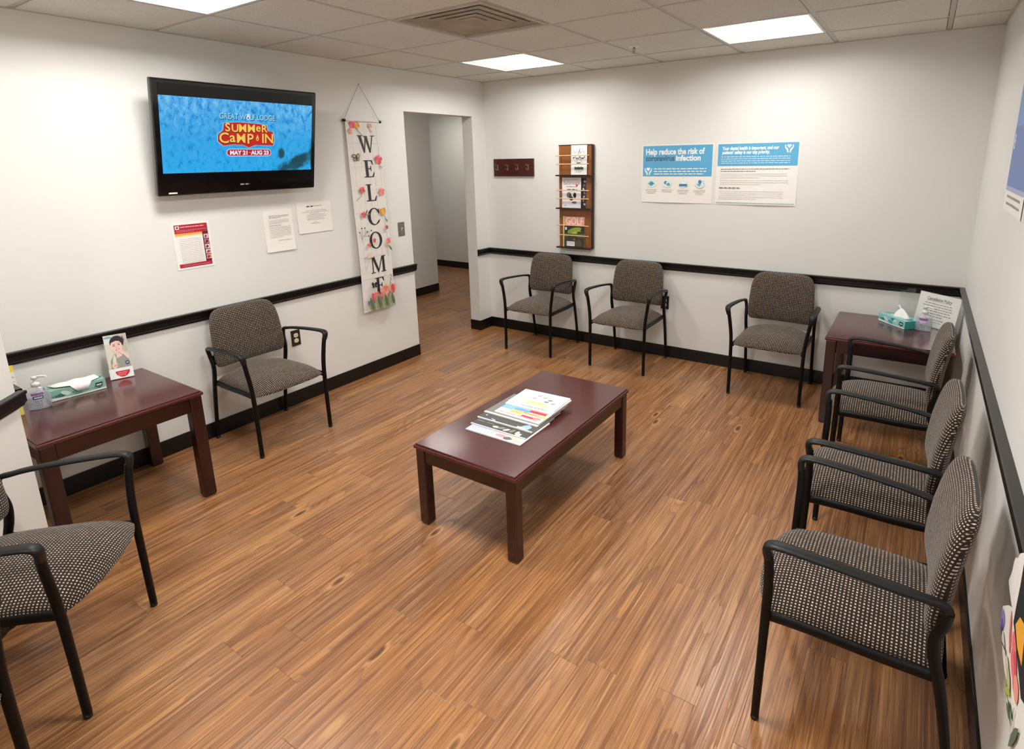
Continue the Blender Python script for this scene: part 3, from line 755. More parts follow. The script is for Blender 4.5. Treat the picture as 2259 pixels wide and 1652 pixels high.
for k in range(4):
    x = -X+.085+k*.135; y = -.070
    s_.ell(x, y-.012, .038, .030, I(226, 238, 240))
    if k == 0: s_.ply([(x-.030, y-.010), (x, y+.012), (x+.030, y-.008), (x, y-.032)], TEAL); s_.ell(x+.006, y-.008, .012, .008, DBL)
    if k == 1: s_.ell(x-.012, y, .014, .012, DBL, .5); s_.ell(x+.010, y-.014, .018, .013, TEAL, -.6); s_.ell(x-.002, y-.002, .007, .006, WHT)
    if k == 2: s_.rect(x-.032, x+.032, y-.030, y-.010, DBL); s_.ply([(x-.018, y-.010), (x-.008, y+.018), (x+.002, y-.002), (x+.014, y+.016), (x+.018, y-.010)], WHT)
    if k == 3: s_.ell(x, y+.006, .014, .016, DBL); s_.ply([(x-.028, y-.008), (x-.006, y-.032), (x+.012, y-.014), (x-.002, y-.010)], TEAL); s_.ell(x+.026, y+.010, .003, .003, DG); s_.ell(x+.030, y-.006, .003, .003, DG)
    for r in range(3 if k != 1 else 2): s_.greek(x-.046+.012*(r == 2), x+.046-.012*(r == 2), y-.060-r*.013, .0035, LG, 70+k*4+r)
hung(tag(s_.build('poster', None), 'poster headed Help reduce the risk of coronavirus infection, with four small icons', 'poster'), (1.929, -.0006, 1.5465), F_BACK)
s_ = Sheet(.586, .457, M['paper'], .0006, lambda x, y: .0008+.012*max(0, (-y/.457-.25))*(1+math.cos(x*8-.6)), 14, 10)
s_.rect(-X+.008, X-.008, .058, Y-.008, BLU, nx=6)
s_.text('Your dental health is important, and our', -X+.040, Y-.052, .034, WHT, .0014, 'LEFT', width=.405, shear=.15); s_.text("patients' safety is our top priority.", -X+.040, Y-.082, .034, WHT, .0014, 'LEFT', width=.345, shear=.15)
hands_heart(s_, X-.072, Y-.048, .030, BLU)
for k in range(4): s_.greek(-X+.035, X-.06, Y-.106-k*.0155, .0055, I(206, 230, 242), 90+k)
for k in range(2): s_.greek(-X+.035, X-.06 if k == 0 else .0, .034-k*.016, .0045, GR, 95+k)
s_.block(-X+.035, X-.07, .000, 3, .014, .003, I(206, 202, 198), 97); s_.block(-X+.035, X-.06, -.048, 3, .014, .003, I(206, 202, 198), 98)
s_.greek(-X+.030, -X+.185, -.108, .008, GR, 99); s_.block(-X+.030, X-.09, -.130, 5, .014, .0028, I(196, 192, 188), 101)
s_.rect(-X+.01, X-.01, -.217, -.213, I(130, 160, 162), nx=8)
hung(tag(s_.build('poster', None), 'right-hand poster, blue heading over faint small print, Your dental health is important', 'poster'), (2.540, -.0006, 1.5435), F_BACK)

# ================================================================== COAT HOOKS, SWITCH, OUTLETS
t = thing('coat_rack', 'small dark wooden rack with four metal coat hooks beside the doorway corner', 'coat hooks', (.336, 0, 1.606), mat=F_BACK)
MB(M['hookboard']).box(-.231, .231, -.081, .081, 0, .018).build('board', t, .004, 3)
for k in range(4):
    x = -.179+k*.1175; h_ = MB(M['brass'])
    h_.box(x-.007, x+.007, -.028, .028, .018, .0205)
    h_.sweep([(x, .018, .020), (x, .016, .040), (x, .026, .052), (x, .034, .054)], .009, .005, (1, 0, 0), 8)
    h_.sweep([(x, -.008, .020), (x, -.022, .034), (x, -.018, .048), (x, -.004, .052)], .009, .005, (1, 0, 0), 8)
    h_.build('hook', t)
def level_foot(mb, hw, z0, z1, lean, th=.0015):
    """slab that lies level although its frame leans back"""
    k = math.tan(lean); vs_ = []
    for y in (0, th):
        for x, z in ((-hw, z0), (hw, z0), (hw, z1), (-hw, z1)): vs_.append((x, y-z*k, z))
    return mb.add(vs_, [(0, 1, 2, 3), (7, 6, 5, 4), (4, 5, 1, 0), (5, 6, 2, 1), (6, 7, 3, 2), (7, 4, 0, 3)])
def plate(name, label, cat, loc, mat, kind, pm=None):
    t = thing(name, label, cat, loc, mat=mat)
    MB(pm or M['darkplate']).box(-.035, .035, -.057, .057, 0, .006).build('plate', t, .003, 3)
    if kind == 'outlet':
        for s in (-1, 1):
            r = MB(M['ivory']); r.prism([(x*.0165/1.0, y*.0145+s*.0195) for x, y in [(spow(math.cos(a), .6), spow(math.sin(a), .8)) for a in [2*PI*k/20 for k in range(20)]]], .005, .0085)
            ro = r.build('receptacle', t)
            d_ = MB(I(60, 54, 48)); 
            for x in (-.006, .006): d_.box(x-.001, x+.001, s*.0195-.001, s*.0195+.007, .0083, .0088)
            d_.box(-.002, .002, s*.0195-.009, s*.0195-.005, .0083, .0088); d_.build('slots', ro)
        MB(M['steel']).lathe([(.003, .005), (.003, .0075)], 10).build('screw', t)
    else:
        MB(M['ivory']).box(-.005, .005, -.012, .012, .005, .007).build('toggle_surround', t)
        g = MB(M['ivory']); g.add([(-.0042, -.004, .006), (.0042, -.004, .006), (.0042, .008, .006), (-.0042, .008, .006), (-.0035, .006, .018), (.0035, .006, .018), (.0035, .012, .016), (-.0035, .012, .016)],
              [(0, 3, 2, 1), (4, 5, 6, 7), (0, 1, 5, 4), (1, 2, 6, 5), (2, 3, 7, 6), (3, 0, 4, 7)]); g.build('toggle', t)
        for s in (-1, 1): MB(M['steel']).lathe([(.0028, .005), (.0028, .0075)], 10, (0, s*.030)).build('screw', t)
    return t
plate('light_switch', 'dark metal light switch plate on the wall beside the doorway', 'light switch', (0, -1.168, 1.135), F_LEFT, 'switch', I(112, 106, 96))
plate('wall_outlet', 'dark outlet plate with two ivory sockets, right of the armchair below the television', 'outlet', (0, -2.239, .483), F_LEFT, 'outlet')
plate('wall_outlet', 'brown outlet plate half hidden behind the middle armchair of the back wall', 'outlet', (1.872, 0, .478), F_BACK, 'outlet')

# ================================================================== WELCOME BANNER
BW_, BH_ = .322, 1.455
bt = thing('welcome_banner', 'long white WELCOME banner with painted flowers hanging beside the doorway', 'banner', (.0, -1.492, 1.983), mat=F_LEFT)
def bwarp(x, y):       # hangs clear of the chair rail
    d = -(y+0)
    return .012+.026*min(1.0, max(0.0, (BH_/2-y)/1.1))+.0025*math.sin(y*7)*math.cos(x*14)
bs = Sheet(BW_, BH_, M['cloth'], .0008, bwarp, 8, 36)
X, Y = BW_/2, BH_/2
PL = I(196, 192, 188); PL2 = I(182, 178, 174)
for k, x in enumerate((-.105, -.045, .015, .075, .130)):
    bs.lay()
    for r in range(9):
        if (k+r) % 4 == 3: continue
        bs.rect(x-.0012+.004*((r*k) % 3-1), x+.0012+.004*((r*k) % 3-1), Y-.02-(r+1)*.155, Y-.03-r*.155, PL2 if (k+r) % 2 else PL, False, ny=3)
for r in range(8): bs.rect(-X+.01, X-.01, Y-.165-r*.172, Y-.163-r*.172, PL, nx=4)
INK = I(44, 42, 46)
def letter(ch, cx_, cy_, h_, sh, z_mat):
    def R(x0, x1, y0, y1): sh.ply([(cx_+(x-w_/2)*h_, cy_+(y-.5)*h_) for x, y in ((x0, y0), (x1, y0), (x1, y1), (x0, y1))], z_mat, False)
    def Pg(*pts): sh.ply([(cx_+(x-w_/2)*h_, cy_+(y-.5)*h_) for x, y in pts], z_mat, False)
    sh.lay(); w_ = 1.0
    if ch in 'EL':
        w_ = .80; R(.14, .34, 0, 1); R(.0, .48, 0, .05); R(.02, .46, .955, 1)
        R(.30, .72, 0, .055); Pg((.72, 0), (.80, .30), (.75, .30), (.60, .05), (.5, .0))
        if ch == 'E':
            R(.30, .70, .95, 1); Pg((.70, 1), (.73, .72), (.69, .72), (.58, .95), (.5, 1)); R(.30, .56, .48, .53); Pg((.53, .36), (.57, .36), (.57, .66), (.53, .66), (.49, .505))
    elif ch == 'W':
        w_ = 1.30
        Pg((.08, 1), (.28, 1), (.52, .12), (.46, 0), (.42, 0)); Pg((.58, .92), (.66, .92), (.49, .0), (.43, .0)); Pg((.54, .95), (.74, .95), (.93, .12), (.88, 0), (.84, 0)); Pg((1.10, 1), (1.17, 1), (.91, .0), (.86, .0))
        R(0, .40, .955, 1); R(.98, 1.30, .955, 1); R(.50, .78, .94, .97)
    elif ch == 'M':
        w_ = 1.20; R(.13, .20, 0, 1); R(.92, 1.10, 0, 1); Pg((.12, 1), (.34, 1), (.62, .20), (.58, .0), (.55, .0)); Pg((.90, 1), (.98, 1), (.60, .0), (.55, .05))
        R(0, .34, 0, .05); R(.80, 1.20, 0, .05); R(.02, .30, .955, 1); R(.90, 1.20, .955, 1)
    else:
        w_ = .98 if ch == 'O' else .90; n = 40; a0, a1 = (0, 2*PI) if ch == 'O' else (.62, 2*PI-.62)
        for k in range(n):
            qs = []
            for a, (ro, ri) in ((a0+(a1-a0)*k/n, (1, 1)), (a0+(a1-a0)*(k+1)/n, (1, 1))): qs.append(a)
            o_ = lambda a: (.49+.49*math.cos(a), .5+.52*math.sin(a)); i_ = lambda a: (.49+(.30)*math.cos(a)+(.03 if ch == 'C' else 0), .5+.465*math.sin(a))
            Pg(i_(qs[0]), o_(qs[0]), o_(qs[1]), i_(qs[1]))
        if ch == 'C': Pg((.80, .70), (.90, .64), (.90, .98), (.84, .92)); Pg((.72, .12), (.84, .10), (.92, .30), (.88, .30))
PK, PK2, CO, CO2, YE, YE2, GN, GN2, PU = I(232, 120, 122), I(214, 84, 96), I(238, 160, 140), I(206, 110, 84), I(236, 178, 70), I(214, 146, 48), I(140, 158, 110), I(96, 112, 84), I(112, 92, 160)
BR, TAN = I(84, 62, 52), I(196, 172, 138)
lz = [1.815, 1.632, 1.452, 1.268, 1.083, .890, .722]
for ch, z in zip('WELCOME', lz): letter(ch, .018, z-1.983+Y, .128, bs, INK)
zy = lambda z: z-1.983+Y
bs.flower(-.10, zy(1.955), .030, PK, PK2, rot=.3); bs.flower(-.055, zy(1.95), .026, YE, YE2, rot=1.0); bs.flower(-.125, zy(1.905), .020, PK, CO, rot=.6); bs.flower(.065, zy(1.95), .020, CO, TAN, rot=.8); bs.leaf(.06, zy(1.93), .04, -1.0, TAN)
bs.line([(-.07, zy(1.93)), (-.03, zy(1.89)), (.0, zy(1.865))], .004, BR)
bs.butterfly(-.095, zy(1.715), .036, TAN, BR, .5); bs.flower(.115, zy(1.70), .036, PK, PK2, rot=.2); bs.leaf(.12, zy(1.66), .04, -.9, GN)
bs.flower(-.075, zy(1.475), .026, PK, PK2, rot=.9); bs.line([(-.135, zy(1.40)), (-.09, zy(1.43)), (-.08, zy(1.46))], .003, GN2); bs.flower(.115, zy(1.455), .030, CO, PK, rot=.4)
bs.flower(-.085, zy(1.290), .024, PK, PK2, rot=.1); bs.leaf(-.07, zy(1.29), .045, 1.0, GN2); bs.leaf(-.065, zy(1.285), .04, .2, GN); bs.flower(.105, zy(1.30), .034, YE, YE2, 'tulip', .2); bs.line([(.115, zy(1.27)), (.135, zy(1.21))], .004, GN2); bs.leaf(.12, zy(1.245), .04, -.8, GN2)
for a, b_ in (((-.13, 1.085), (-.12, 1.19)), ((-.125, 1.11), (-.07, 1.16)), ((-.09, 1.145), (-.09, 1.19)), ((-.09, 1.145), (-.03, 1.165)), ((-.128, 1.10), (-.145, 1.16)), ((-.11, 1.125), (-.06, 1.125))):
    bs.line([(a[0], zy(a[1])), (b_[0], zy(b_[1]))], .002, DG); bs.ell(b_[0], zy(b_[1]), .006, .006, BR)
bs.flower(.125, zy(1.175), .018, PK, PK2, rot=.3); bs.leaf(.12, zy(1.155), .035, 1.2, GN2)
bs.flower(-.065, zy(1.055), .020, CO, CO2, rot=.4); bs.flower(-.01, zy(1.085), .018, PK2, CO2, rot=.2); bs.line([(-.01, zy(1.075)), (-.015, zy(1.03))], .0025, BR)
bs.flower(.130, zy(1.065), .028, PK, CO, 'tulip', .3); bs.leaf(.12, zy(1.03), .06, -.9, GN2); bs.leaf(.11, zy(1.035), .055, -.6, GN)
bs.rect(-.095, -.040, zy(.955), zy(.995), I(226, 206, 196)); bs.line([(-.125, zy(.86)), (-.085, zy(.93))], .003, GN)
bs.butterfly(-.055, zy(.735), .030, BK, BK, -.5); bs.flower(.055, zy(.695), .026, YE, YE2, rot=.2); bs.line([(.10, zy(.69)), (.115, zy(.80))], .002, DG)
for k in range(7): bs.ell(.10+.003*k+.008*(k % 2), zy(.71+.013*k), .006, .004, GR, .6)
for x, top_, c1, c2 in ((-.055, .640, PK, PK2), (.035, .662, PK, CO), (.125, .675, PK2, CO)):
    bs.flower(x, zy(top_), .048, c1, c2, 'tulip' if x != .035 else 'rose', .05)
bs.flower(-.115, zy(.600), .026, PU, PU, 'tulip')
for k in range(11):
    x = -.11+k*.024; bs.leaf(x, zy(.535), .10+.02*(k % 3), PI/2+.25*math.sin(k*2.1), (GN, GN2, I(170, 182, 140))[k % 3]); bs.line([(x+.006, zy(.535)), (x+.004, zy(.61+.01*(k % 3)))], .003, GN2)
bs.build('cloth', bt, loc=(0, -Y, 0))
MB(M['cloth']).sweep([(-X-.004, 0, .014), (X+.004, 0, .014)], .014, .014, (0, 0, 1), 10).build('rod', bt)
for s in (-1, 1): MB(M['black']).sweep([(s*(X-.002), 0, .014), (s*(X+.016), 0, .014)], .020, .020, (0, 0, 1), 12).build('rod_cap', bt)
MB(M['string']).sweep([(-X-.006, .006, .014), (.0, .262, .006), (X+.006, .006, .014)], .0028, .0028, (0, 0, 1), 6, smooth_path=False).build('string', bt)
MB(M['cloth']).sweep([(-X, -BH_+.004, .034), (X, -BH_+.004, .034)], .012, .012, (0, 0, 1), 8).build('hem', bt)
t = thing('nail', 'small nail holding the banner string', 'nail', (0, -1.492, 2.245), mat=F_LEFT)
MB(M['steel']).lathe([(.0015, 0), (.0015, .010), (.004, .010), (.004, .0115)], 10).build('nail_body', t)

# ================================================================== MAGAZINE RACK
rx, rz = 1.0155, 1.3415
rk = thing('magazine_rack', 'tall brown wooden magazine rack with three shelves on the back wall', 'magazine rack', (rx, 0, rz), mat=F_BACK)
hw, hh = .1745, .4525
MB(M['oak']).box(-hw+.003, hw-.012, -hh, hh, 0, .018).build('back_panel', rk, .002)
MB(M['darkoak']).box(hw-.012, hw+.002, -hh, hh, 0, .030).build('side_edge', rk, .002)
MB(M['darkoak']).box(-hw, hw-.012, hh-.004, hh+.004, 0, .020).build('top_edge', rk, .001)
SHZ = (1.540-rz, 1.250-rz, .897-rz)
for y in SHZ: MB(M['darkoak']).box(-hw-.006, hw-.002, y-.012, y, .016, .070).build('shelf', rk, .002)
for y in (1.705, 1.632, 1.405, 1.333, 1.095, 1.005):
    d_ = MB(M['dowel']); d_.sweep([(-hw-.006, y-rz, .062), (hw-.020, y-rz, .062)], .0085, .0085, (0, 1, 0), 10); dw = d_.build('dowel', rk)
    for x in (-hw+.03, hw-.05): MB(M['oak']).sweep([(x, y-rz, .017), (x, y-rz, .060)], .008, .008, (1, 0, 0), 8).build('dowel_peg', dw)
def mag_upright(name, label, x0, x1, z0, z1, th, front, group=None):
    """magazine standing on a rack shelf against the board, leaning slightly"""
    w_, h_ = x1-x0, z1-z0
    t = thing(name, label, 'magazine', ((x0+x1)/2, -.026-(0 if front else -.003), z0), group='magazines in the wall rack', mat=yawed(0, math.radians(1.5)))
    MB(I(232, 230, 226)).box(-w_/2+.001, w_/2-.001, 0, h_, 0, th).build('pages', t)
    return t, w_, h_
# top magazine
t, w_, h_ = mag_upright('magazine', 'white cover with scribbled black drawings, top shelf of the wall rack', .975, 1.133, 1.540, 1.792, .005, True)
cv = Sheet(w_, h_, I(240, 240, 238), .0006)
for k in range(4): cv.line([(-.055+k*.03, .085+.01*(k % 2)), (-.045+k*.03, .055), (-.03+k*.03, .075)], .003, (GR, LG, DG, I(150, 160, 200))[k])
cv.line([(.01, .10), (-.005, .045)], .004, DG)
for k in range(8): cv.ell(-.055+k*.016, .018+.006*math.sin(k*2), .007, .008, (DG, GR)[k % 2])
cv.line([(-.03, -.02), (-.01, .010), (.02, .0), (.035, -.03)], .002, DG); cv.rect(-.022, .018, -.036, -.022, BK)
for k in range(6): cv.rect(-.042+k*.015, -.030+k*.015, -.082, -.058-.004*(k % 2), BK)
cv.greek(-.04, .045, -.092, .003, GR, 5); cv.greek(-.03, .03, -.104, .003, GR, 6)
cv.build('cover', t, loc=(0, h_/2, .005))
t, w_, h_ = mag_upright('magazine', 'dark magazine half hidden behind the white one on the middle rack shelf', .925, 1.123, 1.250, 1.512, .005, False)
cv = Sheet(w_, h_, I(40, 38, 42), .0006)
for k in range(7): cv.ell(.085-.006*(k % 3), .10-k*.033, .012, .009, (I(190, 190, 196), I(110, 110, 120))[k % 2], k)
cv.build('cover', t, loc=(0, h_/2, .005))
t, w_, h_ = mag_upright('magazine', 'pale Baltimore magazine at the front of the middle rack shelf', .885, 1.078, 1.250, 1.515, .005, True)
t.location.y -= .009
cv = Sheet(w_, h_, I(232, 228, 230), .0006)
cv.text('Baltimore', 0, .072, .055, I(150, 140, 150), .0008, sx=.72, width=.165); cv.ell(.055, .066, .012, .012, I(206, 70, 96)); cv.greek(-.06, .06, .112, .004, LG, 3); cv.greek(-.05, .055, .050, .006, GR, 8)
cv.greek(-.045, .06, .022, .010, BK, 9)
for a in ((-.025, -.020, .024, .026), (.0, -.050, .020, .018), (.035, -.022, .016, .024), (-.01, -.035, .012, .03)): cv.ell(*a, (BK, I(60, 54, 62), GR, I(30, 28, 34))[int(abs(a[0])*100) % 4])
cv.ell(.03, -.085, .026, .010, GR); cv.greek(-.07, -.05, -.115, .004, GR, 2)
cv.build('cover', t, loc=(0, h_/2, .005))
t, w_, h_ = mag_upright('magazine', 'golf magazine with a coral masthead on the bottom rack shelf', .888, 1.110, .897, 1.172, .006, True)
MB(I(226, 204, 110)).box(-w_/2-.001, -w_/2+.012, 0, h_-.002, .0062, .0068).build('spine', t)
cv = Sheet(w_-.013, h_, I(58, 62, 40), .0006)
cv.rect(-w_/2+.008, w_/2-.008, .058, h_/2-.002, I(232, 160, 140)); cv.text('GOLF', 0, .066, .092, I(244, 226, 214), .0010, width=.180)
cv.rect(-w_/2+.008, w_/2-.008, .015, .056, I(44, 48, 38)); cv.ell(.0, .012, .075, .024, I(140, 166, 60), .25); cv.ell(.02, -.004, .05, .012, I(186, 200, 90), .2); cv.ell(.055, -.004, .03, .010, I(60, 84, 40))
cv.rect(-w_/2+.008, w_/2-.008, -.050, -.018, I(104, 110, 70)); cv.ell(-.02, -.045, .05, .015, I(60, 74, 40)); cv.rect(-w_/2+.008, w_/2-.008, -.132, -.075, I(70, 62, 52)); cv.ell(.045, -.10, .035, .028, I(90, 82, 72))
cv.ell(.0, -.070, .012, .012, I(150, 90, 60)); cv.rect(-.078, .005, -.130, -.088, WHT); cv.rect(-.095, -.078, .015, .040, WHT)
cv.greek(-.07, -.01, -.104, .004, LG, 4); cv.greek(-.07, -.005, -.116, .004, LG, 5)
cv.build('cover', t, loc=(.0065, h_/2, .006))

# ================================================================== THINGS ON THE SIDE TABLES
def tissue_box(name, label, loc, rz, greens, kind):
    """long side along local x, front = -y"""
    t = thing(name, label, 'tissue box', loc, rz, group='tissue boxes on the end tables')
    L_, W_, H_ = .228, .115, .052
    g0, g1, g2 = greens
    bx = MB(g0); bx.box(-L_/2, L_/2, -W_/2, W_/2, 0, H_); bx.build('carton', t, .002)
    fr = Sheet(L_-.003, H_-.003, g1, .0003)
    r = random.Random(3)
    for k in range(9):
        x = -L_/2+.02+k*.022; fr.ell(x, r.uniform(-.014, .014), .022, .010, (g0, g2, I(206, 226, 220), g1)[k % 4], r.uniform(-.6, .6))
    fr.ply([(-L_/2+.002, -H_/2+.002), (L_/2-.002, -H_/2+.002), (L_/2-.002, -H_/2+.010), (-.02, -H_/2+.008), (-L_/2+.002, -H_/2+.018)], I(222, 236, 228))
    fr.ply([(L_/2-.045, .016), (L_/2-.015, .016), (L_/2-.015, -.004), (L_/2-.030, -.014), (L_/2-.045, -.004)], I(22, 72, 74)); fr.rect(L_/2-.041, L_/2-.019, .002, .007, WHT); fr.greek(L_/2-.039, L_/2-.021, -.004, .002, I(150, 190, 180), 3)
    f_ = fr.build('front_print', t); hung(f_, (0, -W_/2-.0002, H_/2), F_BACK)
    tp = Sheet(L_-.003, W_-.003, g1, .0003)
    for k in range(8):
        x = -L_/2+.02+k*.026; tp.ell(x, r.uniform(-.035, .035), .026, .014, (g0, g2, I(190, 216, 208))[k % 3], r.uniform(-.6, .6))
    tp.ell(0, 0, .075, .026, I(206, 222, 214))
    tp.build('top_print', t, loc=(0, 0, H_+.0002))
    ts = MB(M['tissue'])
    if kind == 'flat':      # wide sheet lying over the top and hanging down the front
        n, m = 22, 14; vs_ = []
        for j in range(m+1):
            v = j/m
            for i in range(n+1):
                u = -1+2*i/n; half = .098*(1-.10*v)*(1-.75*max(0, v-.55)/.45) if v > .55 else .098*(1-.12*v)
                x = u*half-.004+.02*v; yy = .038-.112*v
                edge = -W_/2-.002
                if yy > edge: y_, z_ = yy, H_+.006+.012*math.sin(PI*min(1, v*1.2))*(1-u*u)+.0015*math.sin(u*9+v*5)
                else: y_, z_ = edge-.0015, H_+.004-(edge-yy)*2.2
                vs_.append((x, y_, z_))
        # drop over the front edge
        fs = [(j*(n+1)+i, j*(n+1)+i+1, (j+1)*(n+1)+i+1, (j+1)*(n+1)+i) for j in range(m) for i in range(n)]
        ts.add(vs_, fs, True)
    else:                   # sheet pulled up into a crumpled peak
        n, m = 26, 10; vs_ = []
        for j in range(m+1):
            v = j/m
            for i in range(n):
                a = 2*PI*i/n; r_ = (1-v)**.8*(.046+.012*math.sin(3*a+1))+.004
                x = r_*math.cos(a)*1.1-.012*v+.012*v*v; y_ = r_*math.sin(a)*.45+.006*math.sin(4*a)*(1-v); z_ = H_+.0008+.058*v**.85*(1+.10*math.sin(5*a)*(1-v))
                vs_.append((x+.01, y_, z_))
        fs = [(j*n+i, j*n+(i+1) % n, (j+1)*n+(i+1) % n, (j+1)*n+i) for j in range(m) for i in range(n)]
        ts.add(vs_, fs, True)
        ts.add([(-.002, .0, H_+.04), (.012, .004, H_+.045), (-.016, .003, H_+.078), (-.024, -.004, H_+.072), (-.020, .004, H_+.060)], [(0, 1, 2, 4), (4, 2, 3)], True)
    to = ts.build('tissue', t)
    so = to.modifiers.new('thickness', 'SOLIDIFY'); so.thickness = .0008
    return t
SG = (I(96, 150, 132), I(140, 184, 166), I(60, 112, 100))
TG = (I(60, 168, 160), I(150, 206, 204), I(40, 140, 136))
tissue_box('tissue_box', 'sage green tissue box with a flat white tissue on the left end table', (.130, -3.556, ST), math.atan2(.215, .022), SG, 'flat')
tissue_box('tissue_box', 'turquoise tissue box with a peaked white tissue on the far corner table', (3.558, -.195, ST), math.atan2(-.168, .153), TG, 'peak')

def sanitizer(name, label, loc, rz, tilt):
    t = thing(name, label, 'hand sanitizer', loc, rz, group='pump bottles of hand sanitizer')
    prof = [(.040, 0), (.046, .004), (.047, .05), (.045, .082), (.040, .096), (.028, .106), (.014, .112), (.0135, .122)]
    MB(M['gel']).lathe(prof, 32, sx=1.0, sy=.58).build('bottle', t)
    gl = MB(m_gel()); gl.lathe([(.038, .003), (.043, .006), (.0442, .05), (.0425, .078), (.0425, .080)], 32, sx=1.0, sy=.56); gl.build('gel', t)
    lb = MB(I(216, 222, 236)); n = 14; r0, sy = .0478, .60
    def arc(a0, a1, z0, z1, mt, off=0.0):
        lb.use(mt); vs_ = []
        for k in range(n+1):
            a = -PI/2+a0+(a1-a0)*k/n
            for z in (z0, z1): vs_.append(((r0+off)*math.cos(a), (r0+off)*sy*math.sin(a), z))
        lb.add(vs_, [(2*k, 2*k+2, 2*k+3, 2*k+1) for k in range(n)])
    arc(-.50, .50, .074, .086, I(150, 96, 150), .0006); arc(-.40, .42, .056, .070, I(38, 50, 110), .0006) if tilt else arc(-.45, .45, .052, .072, I(206, 180, 214), .0006)
    arc(-.30, .34, .060, .066, I(214, 220, 240), .0009)
    for k in range(4): arc(-.30+.05*k, .30-.04*k, .042-.009*k, .045-.009*k, I(126, 140, 170), .0006)
    lb.build('label', t)
    MB(M['cap']).lathe([(.017, .112), (.0175, .128), (.012, .132), (.006, .134), (.006, .146), (.012, .148), (.013, .158), (.009, .161)], 20).build('collar', t)
    MB(M['cap']).sweep([(0, 0, .155), (.012, -.004, .158), (.036, -.010, .156), (.042, -.012, .150)], .011, .009, (0, 1, 0), 10).build('pump_spout', t)
    MB(M['cap']).sweep([(0, 0, .11), (0, 0, .012)], .004, .004, (1, 0, 0), 8).build('dip_tube', t)
    return t
def m_gel():
    if 'gelmat' in MATS: return MATS['gelmat']
    MATS['gelmat'] = m_clear('sanitizer_gel', (.93, .955, .99), .22); return MATS['gelmat']
sanitizer('sanitizer_bottle', 'clear pump bottle of hand sanitizer at the left end of the left table', (.217, -3.725, ST), math.radians(72), True)
sanitizer('sanitizer_bottle', 'clear pump bottle of hand sanitizer beside the turquoise tissue box', (3.690, -.285, ST), math.radians(-8), False)

# brochure holder with a smiling person, on the left table
fm = yawed(math.radians(73.0), math.radians(6))
bh = thing('brochure_holder', 'upright holder of brochures picturing a smiling person with hand at mouth', 'brochure holder', (.1165, -3.345, ST+.002), mat=fm)
hw = .0535
ac = MB(M['clear']); ac.box(-hw, hw, 0, .200, -.030, -.028); ac.build('back_plate', bh)
ac = MB(M['clear']); ac.box(-hw, hw, 0, .060, .0005, .0022); ac.build('front_lip', bh)
level_foot(MB(M['clear']), hw, -.030, .002, math.radians(6)).build('holder_base', bh)
for k in range(3): MB(I(226-8*k, 222-8*k, 214-6*k)).box(-.049, .049, .002, .236-.003*k, -.016-.004*k, -.013-.004*k).build('brochure', bh)
s_ = Sheet(.100, .236, I(206, 206, 192), .0006)
SK, SK2, HAIR, SHIRT = I(240, 206, 196), I(222, 164, 156), I(50, 38, 52), I(160, 160, 150)
s_.rect(.01, .048, .02, .116, I(196, 188, 176)); s_.rect(-.048, -.01, -.06, .116, I(220, 220, 200))
s_.ply([(.028, .105), (.034, .105), (.040, .080), (.034, .075)], I(120, 110, 106)); s_.ell(-.030, .104, .018, .008, I(150, 176, 190)); s_.rect(-.048, -.018, .070, .100, I(226, 232, 234))
s_.ply([(-.040, -.10), (-.036, -.02), (-.018, .012), (.02, .012), (.040, -.012), (.048, -.055), (.048, -.10)], SHIRT); s_.ply([(-.008, -.01), (.018, .0), (.020, .030), (-.004, .03)], SK)
s_.ell(.004, .075, .031, .036, HAIR, -.1); s_.ell(.0, .052, .026, .036, SK, .1); s_.ply([(-.024, .075), (-.012, .094), (.02, .092), (.032, .060), (.022, .078), (.0, .084)], HAIR)
s_.ell(-.010, .058, .006, .0022, I(90, 60, 60), .2); s_.ell(.012, .062, .006, .0022, I(90, 60, 60), .2); s_.ell(-.010, .066, .007, .0012, HAIR, .2); s_.ell(.012, .070, .007, .0012, HAIR, .1)
s_.ell(.0, .048, .003, .004, SK2); s_.ell(.003, .036, .010, .004, I(186, 90, 96), .2)
for k in range(4): s_.ell(.010+.003*k, .034-.006*k, .017, .0034, SK if k % 2 else I(236, 194, 184), -.35)
s_.ply([(.018, .034), (.034, .014), (.048, -.012), (.040, -.024), (.024, .004), (.012, .014)], SK)
s_.ell(-.020, -.030, .008, .040, I(230, 224, 200), -.1); s_.ell(-.022, -.048, .013, .015, SK); 
for k in range(3): s_.ell(-.018, -.040-.008*k, .010, .0035, SK2 if k == 1 else SK, .2)
s_.ell(.034, -.040, .010, .009, I(52, 66, 130)); s_.rect(.028, .040, -.042, -.038, WHT)
s_.build('brochure_cover', bh, loc=(0, .120, -.0128))
s_ = Sheet(.104, .056, WHT, .0006)
s_.ply([(.006+.030*math.cos(a)*1.05, .012+.034*math.sin(a)) for a in [PI+PI*k/16 for k in range(17)]], I(216, 36, 50))
for k in range(3): s_.greek(-.016, .026-.004*k, .002-k*.0075, .003, I(246, 170, 170), k)
s_.build('holder_label', bh, loc=(0, .030, .0026))

